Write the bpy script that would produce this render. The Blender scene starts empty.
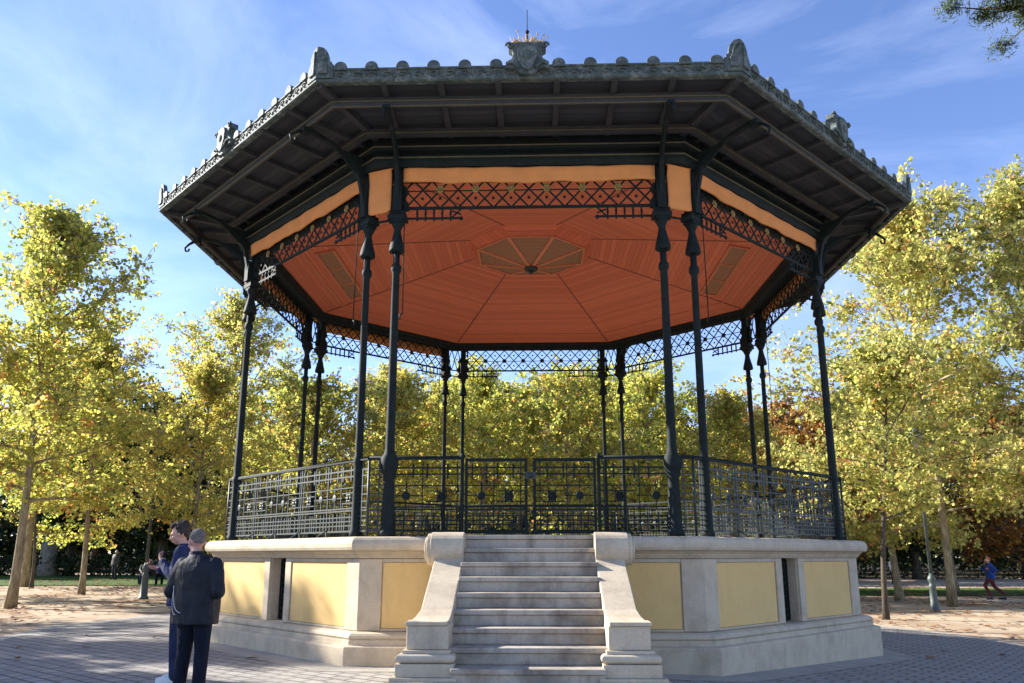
import bpy, bmesh, math, random
from math import sin, cos, pi, tan, radians, sqrt
from mathutils import Vector, Matrix, Euler, noise
sc = bpy.context.scene
col = bpy.context.collection
T = tan(pi/8)

# ------------------------------------------------------------------ materials
def nodes(name):
    m = bpy.data.materials.new(name); m.use_nodes = True
    nt = m.node_tree; b = nt.nodes['Principled BSDF']
    return m, nt, b
def N(nt, t, **kw):
    n = nt.nodes.new(t)
    for k, v in kw.items():
        if k in n.inputs.keys(): n.inputs[k].default_value = v
        else: setattr(n, k, v)
    return n
def ramp(nt, src, stops):
    r = nt.nodes.new('ShaderNodeValToRGB'); cr = r.color_ramp
    while len(cr.elements) < len(stops): cr.elements.new(0.5)
    for e, (p, c) in zip(cr.elements, stops):
        e.position = p; e.color = (c[0], c[1], c[2], 1) if len(c) == 3 else c
    nt.links.new(src, r.inputs[0]); return r.outputs[0]
def mix(nt, fac, a, b, mode='MIX'):
    n = nt.nodes.new('ShaderNodeMix'); n.data_type = 'RGBA'; n.blend_type = mode
    for sock, v in ((n.inputs[0], fac), (n.inputs[6], a), (n.inputs[7], b)):
        if hasattr(v, 'links'): nt.links.new(v, sock)
        elif isinstance(v, (int, float)): sock.default_value = v
        else: sock.default_value = (v[0], v[1], v[2], 1)
    return n.outputs[2]
def coords(nt, scale=(1,1,1), rot=(0,0,0), kind='Object'):
    tc = nt.nodes.new('ShaderNodeTexCoord'); mp = nt.nodes.new('ShaderNodeMapping')
    mp.inputs['Scale'].default_value = scale; mp.inputs['Rotation'].default_value = rot
    nt.links.new(tc.outputs[kind], mp.inputs[0]); return mp.outputs[0]
def noi(nt, vec, scale, detail=4, rough=.55, dist=0):
    n = N(nt, 'ShaderNodeTexNoise', Scale=scale, Detail=detail, Roughness=rough, Distortion=dist)
    nt.links.new(vec, n.inputs['Vector']); return n.outputs['Fac']
def bump(nt, h, b, strength=.3, dist=.02):
    n = N(nt, 'ShaderNodeBump', Strength=strength, Distance=dist)
    nt.links.new(h, n.inputs['Height']); nt.links.new(n.outputs[0], b.inputs['Normal'])

def simple(name, c, rough=.6, metal=0, var=.15, scale=8, bs=.15, spec=.5, c2=None):
    m, nt, b = nodes(name)
    v = coords(nt)
    f = noi(nt, v, scale, 5, .6)
    a = [x*(1-var) for x in c]; d = c2 or [min(1, x*(1+var)) for x in c]
    nt.links.new(ramp(nt, f, [(.3, a), (.7, d)]), b.inputs['Base Color'])
    b.inputs['Roughness'].default_value = rough; b.inputs['Metallic'].default_value = metal
    b.inputs['Specular IOR Level'].default_value = spec
    if bs: bump(nt, noi(nt, v, scale*6, 4), b, bs, .01)
    return m

def stone(name, base, dark, amt=.5, sc_=3, fine=45, lo=.88, hi=1.07, bs=.22):
    m, nt, b = nodes(name)
    v = coords(nt)
    vs = coords(nt, (1.4, 1.4, .35))
    blot = noi(nt, v, sc_, 7, .62, .4)
    streak = noi(nt, vs, 4.5, 6, .65, .2)
    g = noi(nt, v, fine, 5, .7)
    c = mix(nt, ramp(nt, g, [(.35, (0,0,0)), (.65, (1,1,1))]), [x*lo for x in base], [min(1, x*hi) for x in base])
    c = mix(nt, ramp(nt, blot, [(.45, (0,0,0)), (.72, (amt,)*3)]), c, dark)
    c = mix(nt, ramp(nt, streak, [(.52, (0,0,0)), (.75, (amt*.7,)*3)]), c, [x*.9 for x in dark])
    nt.links.new(c, b.inputs['Base Color'])
    b.inputs['Roughness'].default_value = .85
    b.inputs['Specular IOR Level'].default_value = .25
    bump(nt, g, b, bs, .01)
    return m
M = {}
M['stone'] = stone('cream_stone', (.57,.475,.34), (.33,.265,.185), .6)
M['stepstone'] = stone('weathered_step_stone', (.45,.39,.31), (.14,.112,.085), .85, 2.2)
M['plaster'] = stone('ochre_plaster', (.74,.50,.20), (.60,.39,.15), .45, 1.6, 30, .97, 1.02, .06)
M['deck'] = stone('deck_stone', (.36,.34,.31), (.24,.22,.2), .4)

def iron():
    m, nt, b = nodes('dark_green_iron')
    v = coords(nt)
    f = noi(nt, v, 9, 6, .65)
    nt.links.new(ramp(nt, f, [(.35, (.005,.009,.008)), (.62, (.009,.016,.015)), (.78, (.028,.034,.030))]), b.inputs['Base Color'])
    b.inputs['Roughness'].default_value = .72
    b.inputs['Specular IOR Level'].default_value = .25
    bump(nt, noi(nt, v, 60, 4), b, .25, .004)
    return m
M['iron'] = iron()
M['rail_iron'] = simple('weathered_grey_green_iron', (.020,.030,.026), .5, .0, .4, 20, .2, .5)
M['gilt'] = simple('faded_gilt', (.30,.20,.06), .5, .3, .3, 20, .1)
M['timber'] = simple('dark_soffit_timber', (.034,.036,.040), .75, 0, .3, 5, .2)
M['moulding'] = simple('olive_moulding', (.11,.10,.062), .6, 0, .25, 8, .1)
M['blind'] = simple('orange_canvas', (.68,.265,.075), .85, 0, .10, 3, .2)

def boards(name, c1, c2, gap, width, axis_scale, rough=.55, gapw=.08):
    """boards run along local x; width measured along local y"""
    m, nt, b = nodes(name)
    tc = nt.nodes.new('ShaderNodeTexCoord'); sp = nt.nodes.new('ShaderNodeSeparateXYZ')
    nt.links.new(tc.outputs['Object'], sp.inputs[0])
    d = N(nt, 'ShaderNodeMath', operation='DIVIDE'); nt.links.new(sp.outputs[1], d.inputs[0]); d.inputs[1].default_value = width
    fr = N(nt, 'ShaderNodeMath', operation='FRACT'); nt.links.new(d.outputs[0], fr.inputs[0])
    fl = N(nt, 'ShaderNodeMath', operation='FLOOR'); nt.links.new(d.outputs[0], fl.inputs[0])
    wn = N(nt, 'ShaderNodeTexWhiteNoise', noise_dimensions='1D'); nt.links.new(fl.outputs[0], wn.inputs['W'])
    grain = noi(nt, coords(nt, (1.2, 14, 14)), 3, 6, .6, .3)
    c = mix(nt, wn.outputs['Value'], c1, c2)
    c = mix(nt, ramp(nt, grain, [(.35, (.35,)*3), (.7, (0,0,0))]), c, [x*.55 for x in c1])
    g = ramp(nt, fr.outputs[0], [(0, (1,1,1)), (gapw, (0,0,0)), (1-gapw*.4, (0,0,0)), (1, (.6,.6,.6))])
    c = mix(nt, g, c, gap)
    nt.links.new(c, b.inputs['Base Color']); b.inputs['Roughness'].default_value = rough
    b.inputs['Specular IOR Level'].default_value = .35
    inv = N(nt, 'ShaderNodeInvert'); nt.links.new(g, inv.inputs['Color'])
    bump(nt, inv.outputs[0], b, .5, .012)
    return m
M['ceiling'] = boards('varnished_red_boards', (.68,.155,.066), (.84,.215,.09), (.34,.07,.03), .105, None)
M['ceilframe'] = simple('red_board_frame', (.62,.19,.08), .5, 0, .12, 6, .1)
M['seam'] = simple('dark_red_cover_strip', (.30,.08,.038), .6, 0, .2, 6, .1)
M['soffit'] = boards('dark_grey_soffit_boards', (.040,.043,.050), (.060,.063,.070), (.015,.016,.018), .12, None, .8)
M['louvre'] = boards('brown_louvre_slats', (.40,.185,.085), (.46,.21,.10), (.16,.07,.03), .05, None, .7, .3)
M['darkvoid'] = simple('painted_dark_interior', (.02,.02,.02), .9, 0, .2, 4, 0)  # near-black colour stands in for the shade inside the base

def zinc():
    m, nt, b = nodes('patinated_zinc')
    v = coords(nt)
    f = noi(nt, v, 7, 7, .68, .6)
    g = noi(nt, v, 26, 4, .6)
    c = ramp(nt, f, [(.32, (.030,.045,.042)), (.5, (.075,.10,.09)), (.66, (.20,.225,.21)), (.8, (.34,.35,.33))])
    c = mix(nt, ramp(nt, g, [(.4, (.5,)*3), (.6, (0,0,0))]), c, (.035,.05,.045))
    nt.links.new(c, b.inputs['Base Color']); b.inputs['Roughness'].default_value = .7
    bump(nt, g, b, .6, .03)
    return m
M['zinc'] = zinc()

def sand():
    m, nt, b = nodes('park_sand')
    v = coords(nt, kind='Object')
    big = noi(nt, v, .35, 6, .6, .5); mid = noi(nt, v, 2.2, 6, .7); fine = noi(nt, v, 40, 4, .7)
    c = ramp(nt, mid, [(.3, (.42,.335,.235)), (.7, (.56,.46,.335))])
    c = mix(nt, ramp(nt, fine, [(.35, (.35,)*3), (.6, (0,0,0))]), c, (.30,.22,.15))
    c = mix(nt, ramp(nt, big, [(.47, (0,0,0)), (.66, (.75,)*3)]), c, mix(nt, mid, (.17,.085,.045), (.36,.22,.13)))
    nt.links.new(c, b.inputs['Base Color']); b.inputs['Roughness'].default_value = .95
    b.inputs['Specular IOR Level'].default_value = .1
    bump(nt, mix(nt, .5, mid, fine), b, .4, .03)
    return m
M['sand'] = sand()
def pavers():
    m, nt, b = nodes('granite_setts')
    v = coords(nt, (1,1,1), (0,0,radians(38)))
    br = N(nt, 'ShaderNodeTexBrick', Scale=1.0)
    br.inputs['Brick Width'].default_value = .30; br.inputs['Row Height'].default_value = .20
    br.inputs['Mortar Size'].default_value = .022; br.inputs['Mortar Smooth'].default_value = .4; br.inputs['Bias'].default_value = 0
    br.inputs['Color1'].default_value = (.29,.265,.235,1); br.inputs['Color2'].default_value = (.41,.38,.335,1)
    br.inputs['Mortar'].default_value = (.07,.062,.055,1)
    w = coords(nt)
    dn = N(nt, 'ShaderNodeTexNoise', Scale=3.0, Detail=2.0)
    nt.links.new(w, dn.inputs['Vector'])
    ad = N(nt, 'ShaderNodeMixRGB', blend_type='ADD'); ad.inputs[0].default_value = .02
    nt.links.new(v, ad.inputs[1]); nt.links.new(dn.outputs['Color'], ad.inputs[2]); nt.links.new(ad.outputs[0], br.inputs['Vector'])
    blot = noi(nt, w, .9, 6, .65); fine = noi(nt, w, 55, 4, .7)
    c = mix(nt, ramp(nt, blot, [(.4, (.45,)*3), (.65, (0,0,0))]), br.outputs['Color'], (.27,.25,.23))
    c = mix(nt, ramp(nt, fine, [(.35, (.4,)*3), (.6, (0,0,0))]), c, (.2,.19,.18))
    nt.links.new(c, b.inputs['Base Color']); b.inputs['Roughness'].default_value = .8
    inv = N(nt, 'ShaderNodeMath', operation='SUBTRACT'); inv.inputs[0].default_value = 1; nt.links.new(br.outputs['Fac'], inv.inputs[1])
    bump(nt, inv.outputs[0], b, .6, .02)
    return m
M['pavers'] = pavers()
M['slab'] = stone('pale_granite_slabs', (.40,.37,.32), (.24,.215,.18), .6, 1.5)
M['lawn'] = simple('lawn_turf', (.065,.11,.022), .95, 0, .5, 3, .5, .1)

def bark(name, c1, c2):
    m, nt, b = nodes(name)
    v = coords(nt, (3, 3, .9))
    f = noi(nt, v, 2.6, 6, .65, .8)
    nt.links.new(ramp(nt, f, [(.35, c1), (.5, [(x+y)/2 for x, y in zip(c1, c2)]), (.62, c2)]), b.inputs['Base Color'])
    b.inputs['Roughness'].default_value = .9; b.inputs['Specular IOR Level'].default_value = .15
    bump(nt, f, b, .6, .03)
    return m
M['bark_pale'] = bark('mottled_plane_bark', (.17,.13,.075), (.36,.30,.19))
M['bark_dark'] = bark('dark_bark', (.05,.04,.03), (.12,.10,.075))
M['bark_grey'] = bark('grey_bark', (.16,.145,.12), (.30,.27,.22))

def leafmat(name, stops, trans=.5):
    m = bpy.data.materials.new(name); m.use_nodes = True; nt = m.node_tree
    nt.nodes.clear()
    out = nt.nodes.new('ShaderNodeOutputMaterial')
    at = N(nt, 'ShaderNodeAttribute', attribute_name='tone')
    c = ramp(nt, at.outputs['Fac'], stops)
    d = N(nt, 'ShaderNodeBsdfPrincipled'); d.inputs['Roughness'].default_value = .5; d.inputs['Specular IOR Level'].default_value = .3
    t = nt.nodes.new('ShaderNodeBsdfTranslucent')
    nt.links.new(c, d.inputs['Base Color'])
    hs = N(nt, 'ShaderNodeHueSaturation', Saturation=1.05, Value=1.3); nt.links.new(c, hs.inputs['Color'])
    nt.links.new(hs.outputs[0], t.inputs['Color'])
    ms = nt.nodes.new('ShaderNodeMixShader'); ms.inputs[0].default_value = trans
    nt.links.new(d.outputs[0], ms.inputs[1]); nt.links.new(t.outputs[0], ms.inputs[2]); nt.links.new(ms.outputs[0], out.inputs[0])
    return m
M['leaf_yellow'] = leafmat('yellow_green_plane_leaves', [(0, (.15,.19,.05)), (.35, (.36,.37,.085)), (.7, (.52,.49,.12)), (.93, (.70,.60,.16)), (1, (.55,.28,.10))], .65)
M['leaf_green'] = leafmat('green_plane_leaves', [(0, (.14,.19,.05)), (.4, (.34,.39,.09)), (.75, (.58,.54,.13)), (1, (.74,.62,.16))], .65)
M['leaf_pale'] = leafmat('pale_gold_plane_leaves', [(0, (.20,.23,.07)), (.35, (.42,.42,.12)), (.7, (.60,.56,.17)), (.93, (.76,.67,.25)), (1, (.55,.30,.12))], .65)
M['leaf_rust'] = leafmat('rusty_chestnut_leaves', [(0, (.10,.07,.02)), (.4, (.24,.11,.03)), (.8, (.42,.20,.05)), (1, (.50,.36,.09))], .45)
M['leaf_dark'] = leafmat('dark_evergreen_leaves', [(0, (.012,.022,.008)), (.5, (.028,.045,.014)), (1, (.07,.09,.025))], .25)
M['leaf_pine'] = leafmat('pine_needles', [(0, (.03,.05,.015)), (.5, (.07,.10,.028)), (1, (.17,.19,.06))], .3)
M['litter'] = leafmat('fallen_brown_leaves', [(0, (.13,.05,.025)), (.5, (.26,.11,.05)), (.85, (.42,.22,.09)), (1, (.55,.38,.12))], .1)
M['dryweed'] = simple('dry_straw_stems', (.52,.36,.17), .9, 0, .3, 30, 0)

# people
def cloth(name, c, rough=.8, spec=.3, folds=.7):
    m, nt, b = nodes(name)
    v = coords(nt, (1, 1, .55)); f = noi(nt, v, 9, 3, .5, 1.2); w_ = noi(nt, coords(nt, (1,1,1)), 260, 2, .6)
    nt.links.new(ramp(nt, f, [(.3, [x*.75 for x in c]), (.7, [min(1, x*1.3) for x in c])]), b.inputs['Base Color'])
    b.inputs['Roughness'].default_value = rough; b.inputs['Specular IOR Level'].default_value = spec
    b1 = N(nt, 'ShaderNodeBump', Strength=.3, Distance=.002); nt.links.new(w_, b1.inputs['Height'])
    b2 = N(nt, 'ShaderNodeBump', Strength=folds, Distance=.035); nt.links.new(f, b2.inputs['Height']); nt.links.new(b1.outputs[0], b2.inputs['Normal'])
    nt.links.new(b2.outputs[0], b.inputs['Normal']); return m
M['skin'] = simple('skin', (.55,.30,.21), .55, 0, .08, 14, .05)
M['skin2'] = simple('sunburnt_skin', (.50,.26,.19), .55, 0, .08, 14, .05)
M['greyhair'] = simple('short_grey_hair', (.15,.125,.11), .85, 0, .8, 60, .6)
M['brownhair'] = simple('dark_brown_hair', (.03,.017,.012), .6, 0, .5, 60, .6)
M['black_cloth'] = cloth('black_navy_nylon', (.008,.010,.016), .62, .3)
M['navy_cloth'] = cloth('blue_jacket_fabric', (.018,.027,.080), .8)
M['navy_dark'] = cloth('dark_navy_trousers', (.008,.010,.020), .9, .2)
M['denim'] = cloth('blue_denim', (.022,.032,.072), .9, .2)
M['white'] = simple('off_white', (.75,.74,.70), .6, 0, .06, 8, .05)
M['black'] = simple('black_plastic', (.012,.012,.012), .3, 0, .1, 5, 0)
M['redcloth'] = simple('dark_red_shorts', (.10,.016,.022), .8, 0, .2, 8, .1)
M['bluecloth'] = simple('bright_blue_shirt', (.015,.05,.28), .8, 0, .2, 8, .1)
M['orangecap'] = simple('orange_cap', (.5,.12,.04), .8, 0, .1, 8, .1)
M['benchwood'] = simple('dark_bench_wood', (.04,.03,.022), .7, 0, .3, 8, .1)
M['lamp_iron'] = simple('grey_green_lamp_paint', (.07,.09,.082), .5, .1, .25, 6, .1)
M['lamp_glass'] = simple('frosted_lamp_glass', (.35,.36,.33), .25, 0, .03, 5, 0)

# ------------------------------------------------------------------ mesh builder
class MB:
    def __init__(s): s.v = []; s.f = []; s.mat = Matrix.Identity(4); s.sm = []
    def add(s, vs, fs, smooth=False):
        o = len(s.v); s.v += [tuple(s.mat @ Vector(p)) for p in vs]; s.f += [tuple(i+o for i in f) for f in fs]; s.sm += [smooth]*len(fs)
    def box(s, x0, x1, y0, y1, z0, z1):
        s.add([(x,y,z) for x in (x0,x1) for y in (y0,y1) for z in (z0,z1)],
              [(0,1,3,2),(4,6,7,5),(0,4,5,1),(2,3,7,6),(0,2,6,4),(1,5,7,3)])
    def bar(s, a, b, w, h=None, up=(0,0,1)):
        a = Vector(a); b = Vector(b); h = h or w; d = (b-a).normalized(); u = Vector(up)
        if abs(d.dot(u)) > .99: u = Vector((0,1,0))
        r = d.cross(u).normalized(); u = r.cross(d)
        vs = []
        for p in (a, b):
            for i, j in ((-1,-1),(1,-1),(1,1),(-1,1)): vs.append(p + r*(i*w/2) + u*(j*h/2))
        s.add(vs, [(0,1,2,3),(7,6,5,4),(0,4,5,1),(1,5,6,2),(2,6,7,3),(3,7,4,0)])
    def tube(s, pts, rad, n=8, cap=True, sx=1.0, up=None):
        pts = [Vector(p) for p in pts]
        if not hasattr(rad, '__len__'): rad = [rad]*len(pts)
        vs = []; fs = []; r0 = None
        for i, p in enumerate(pts):
            d = (pts[min(i+1, len(pts)-1)] - pts[max(i-1, 0)]).normalized()
            if r0 is None:
                u = Vector((0,0,1)) if abs(d.z) < .9 else Vector((1,0,0))
                r0 = d.cross(u).normalized()
            r0 = (r0 - d*r0.dot(d)).normalized(); u = d.cross(r0)
            for k in range(n):
                a = 2*pi*k/n; vs.append(p + (r0*cos(a)*sx + u*sin(a))*rad[i])
        m = len(pts)
        for i in range(m-1):
            for k in range(n):
                fs.append((i*n+k, i*n+(k+1)%n, (i+1)*n+(k+1)%n, (i+1)*n+k))
        if cap: fs.append(tuple(range(n))[::-1]); fs.append(tuple((m-1)*n+k for k in range(n)))
        s.add(vs, fs, True)
    def lathe(s, prof, n=16, c=(0,0), smooth=True):
        """prof: (r,z) list upwards"""
        vs = []; fs = []
        for r, z in prof:
            for k in range(n):
                a = 2*pi*(k+.5)/n; vs.append((c[0]+r*cos(a), c[1]+r*sin(a), z))
        for i in range(len(prof)-1):
            for k in range(n): fs.append((i*n+k, i*n+(k+1)%n, (i+1)*n+(k+1)%n, (i+1)*n+k))
        fs.append(tuple(range(n))[::-1]); fs.append(tuple((len(prof)-1)*n+k for k in range(n)))
        s.add(vs, fs, smooth)
    def octa(s, prof, closed=True):
        """sweep (apothem, z) profile round the octagon; closed loop profile"""
        vs = []; fs = []; m = len(prof)
        for k in range(8):
            a = k*pi/4 - pi/8; 
            for r, z in prof:
                R = r/cos(pi/8); vs.append((R*sin(a), -R*cos(a), z))
        for k in range(8):
            for i in range(m if closed else m-1):
                j = (i+1) % m; k2 = (k+1) % 8
                fs.append((k*m+i, k2*m+i, k2*m+j, k*m+j))
        s.add(vs, fs)
    def prism(s, poly, axis, a0, a1, smooth=False):
        """poly in the two other axes, extruded along axis a0..a1"""
        def P(u, v, w):
            return {'x': (w,u,v), 'y': (u,w,v), 'z': (u,v,w)}[axis]
        n = len(poly)
        vs = [P(u,v,a0) for u,v in poly] + [P(u,v,a1) for u,v in poly]
        fs = [tuple(range(n))[::-1], tuple(range(n, 2*n))] + [(i, (i+1)%n, n+(i+1)%n, n+i) for i in range(n)]
        s.add(vs, fs, smooth)
    def sphere(s, c, r, n=10, m=7, sc_=(1,1,1)):
        vs = [(c[0], c[1], c[2]-r*sc_[2])]; fs = []
        for i in range(1, m):
            t = -pi/2 + pi*i/m
            for k in range(n):
                a = 2*pi*k/n; vs.append((c[0]+r*sc_[0]*cos(t)*cos(a), c[1]+r*sc_[1]*cos(t)*sin(a), c[2]+r*sc_[2]*sin(t)))
        vs.append((c[0], c[1], c[2]+r*sc_[2])); L = len(vs)-1
        for k in range(n): fs.append((0, 1+(k+1)%n, 1+k)); fs.append((L, L-n+k, L-n+(k+1)%n))
        for i in range(m-2):
            for k in range(n): fs.append((1+i*n+k, 1+i*n+(k+1)%n, 1+(i+1)*n+(k+1)%n, 1+(i+1)*n+k))
        s.add(vs, fs, True)
    def mesh(s, name, mat):
        me = bpy.data.meshes.new(name); me.from_pydata(s.v, [], s.f)
        me.polygons.foreach_set('use_smooth', s.sm)
        me.update()
        bm = bmesh.new(); bm.from_mesh(me); bmesh.ops.recalc_face_normals(bm, faces=bm.faces)
        bm.to_mesh(me); bm.free()
        me.materials.append(M[mat]); return me
    def build(s, name, mat, parent=None, bevel=0, segs=2):
        return link(name, s.mesh(name, mat), parent, bevel, segs)
def link(name, me, parent=None, bevel=0, segs=2):
    o = bpy.data.objects.new(name, me); col.objects.link(o)
    if parent: o.parent = parent
    if bevel:
        b = o.modifiers.new('bevel', 'BEVEL'); b.width = bevel; b.segments = segs; b.limit_method = 'ANGLE'; b.angle_limit = radians(35)
    return o
def tag(o, label=None, cat=None, group=None, kind=None):
    if label: o['label'] = label
    if cat: o['category'] = cat
    if group: o['group'] = group
    if kind: o['kind'] = kind
    return o
def empty(name, loc=(0,0,0), rz=0):
    o = bpy.data.objects.new(name, None); col.objects.link(o); o.location = loc; o.rotation_euler.z = rz
    o.empty_display_size = .2; return o
def copy_tree(o, parent=None):
    c = o.copy(); col.objects.link(c); c.parent = parent
    for ch in list(o.children): copy_tree(ch, c)
    return c
def V8(k, r):      # vertex between face k and k+1
    a = k*pi/4 + pi/8; R = r/cos(pi/8); return (R*sin(a), -R*cos(a))

# ------------------------------------------------------------------ BANDSTAND
H = 1.70
BS = empty('bandstand'); tag(BS, 'octagonal iron bandstand with red boarded ceiling on a cream and yellow stone base', 'bandstand')

# base: plinth, wall, cap (octagon sweeps)
m = MB()
m.octa([(5.2,-.4),(6.0,-.4),(6.0,.24),(5.985,.255),(5.90,.27),(5.90,.335),(5.2,.335)])
m.build('plinth', 'stone', BS, .008)
m = MB()
m.octa([(5.2,.338),(5.885,.338),(5.90,.36),(5.895,.385),(5.87,.41),(5.83,.425),(5.80,.43),(5.2,.43)])
m.build('plinth_moulding', 'stone', BS)
RW = 5.70
def facepart(name, mb, mat, ks, bevel=0, parent=None):
    me = None; outs = []
    for k in ks:
        if me is None:
            o = mb.build(name, mat, parent or BS, bevel); me = o.data
        else: o = link(name, me, parent or BS, bevel)
        o.rotation_euler.z = k*pi/4; outs.append(o)
    return outs
# wall cores with a vent slot in the middle of each face (front is solid behind the stair)
w = MB()
for s in (-1, 1):
    a, b2 = sorted((s*.24, s*(RW*T)))
    w.prism([(a,-RW),(b2,-RW),(b2 if s<0 else b2-.12, -RW+.3),(a if s>0 else a+.12, -RW+.3)] if False else
            ([(-RW*T,-RW),(-.24,-RW),(-.24,-RW+.35),(-(RW-.35)*T,-RW+.35)] if s<0 else [(.24,-RW),(RW*T,-RW),((RW-.35)*T,-RW+.35),(.24,-RW+.35)]), 'z', .432, 1.40)
facepart('wall', w, 'stone', [k for k in range(-3,5) if k != 0])
w = MB(); w.prism([(-RW*T,-RW),(RW*T,-RW),((RW-.35)*T,-RW+.35),(-(RW-.35)*T,-RW+.35)], 'z', .432, 1.40)
facepart('wall', w, 'stone', [0])
# pilasters and rails standing proud, panels between
RP = RW+.035
def surround(x0, x1, ks):
    for s in (-1,1):
        for z0, z1, nm in ((1.345,1.396,'panel_top_rail'),(.434,.465,'panel_sill')):
            f = MB(); f.box(*sorted((s*x0, s*x1)), -RP+.004, -RW+.01, z0, z1); facepart(nm, f, 'stone', ks, .004)
for s_ in (-1,1):
    f = MB(); f.box(*sorted((s_*.26, s_*.44)), -RP, -RW+.01, .434, 1.398); facepart('slot_pilaster', f, 'stone', [k for k in range(-3,5) if k != 0], .006)
surround(.442, 2.06, [k for k in range(-3,5) if k != 0])
surround(.9, 2.058, [0])
c = MB()
vx, vy = V8(0, RP); ix, iy = V8(0, RW-.02)
r45 = Matrix.Rotation(pi/4, 3, 'Z')
p0 = Vector((2.062, -RP, 0)); p3 = r45 @ Vector((-2.062, -RP, 0)); q0 = Vector((2.062, -RW+.02, 0)); q3 = r45 @ Vector((-2.062, -RW+.02, 0))
c.prism([(p0.x,p0.y),(vx,vy),(p3.x,p3.y),(q3.x,q3.y),(ix,iy),(q0.x,q0.y)], 'z', .436, 1.394)
facepart('corner_pilaster', c, 'stone', range(-4,4), .008)
for s in (-1,1):
    p = MB(); p.box(*sorted((s*.46, s*2.045)), -RW-.018, -RW+.01, .47, 1.34)
    facepart('panel', p, 'plaster', [k for k in range(-3,5) if k != 0], .004)
    p = MB(); p.box(*sorted((s*1.05, s*2.045)), -RW-.018, -RW+.01, .47, 1.34)
    facepart('panel', p, 'plaster', [0], .004)
# grille in every slot
g = MB()
for i in range(4): g.box(-.21+.14*i-.012, -.21+.14*i+.012, -RW+.14, -RW+.165, .45, 1.38)
for i in range(9): g.box(-.235, .235, -RW+.145, -RW+.16, .5+.1*i, .525+.1*i)
for i in range(9):
    for j in range(3): g.box(-.155+.14*j-.02, -.155+.14*j+.02, -RW+.135, -RW+.16, .545+.1*i-.01, .545+.1*i+.03)
facepart('vent_grille', g, 'iron', [k for k in range(-3,5) if k != 0])
g = MB(); g.box(-.238,.238,-RW+.19,-RW+.21,.44,1.395); facepart('vent_shade_panel', g, 'darkvoid', [k for k in range(-3,5) if k != 0])  # added dark panel, paints the shaded depth behind each grille
m = MB(); m.octa([(4.6,.43),(5.30,.43),(5.30,1.40),(4.6,1.40)]); m.build('inner_shade_ring', 'darkvoid', BS)  # dark ring, its colour stands in for the unlit hollow behind the walls
# cornice and cap
m = MB(); m.octa([(5.2,1.402),(5.755,1.402),(5.77,1.425),(5.79,1.44),(5.79,1.455),(5.82,1.475),(5.84,1.497),(5.2,1.497)])
m.build('cornice', 'stone', BS)
m = MB(); m.octa([(5.25,1.50),(5.875,1.50),(5.90,1.515),(5.915,1.55),(5.918,1.60),(5.90,1.65),(5.87,1.68),(5.82,1.695),(5.3,1.70),(5.25,1.698)])
m.build('coping', 'stone', BS)
m = MB(); m.prism([V8(k, 5.26) for k in range(8)], 'z', 1.50, 1.685); m.build('deck', 'deck', BS)

# stair
for i in range(10):
    z1 = H - .17*i; y = -6.42 - .28*i
    s = MB(); back = y+.34 if i else -5.80
    xa, xb = (-.70,.68) if i == 9 else (-.785,.765) if i == 8 else (-.85,.83)
    s.box(xa, xb, y-.025, back, z1-.055, z1-.0)
    s.box(xa+.005, xb-.005, y, y+.30 if i else -5.80, z1-.17, z1-.056)
    if i == 9: s.box(-.69,.67,y+.002,y+.29,-.2,z1-.171)
    s.build('step', 'stepstone', BS, .012)
# landing core
s = MB(); s.box(-.83,.81,-6.5,-5.9,-.2,1.45); s.build('stair_core', 'stepstone', BS)
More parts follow.
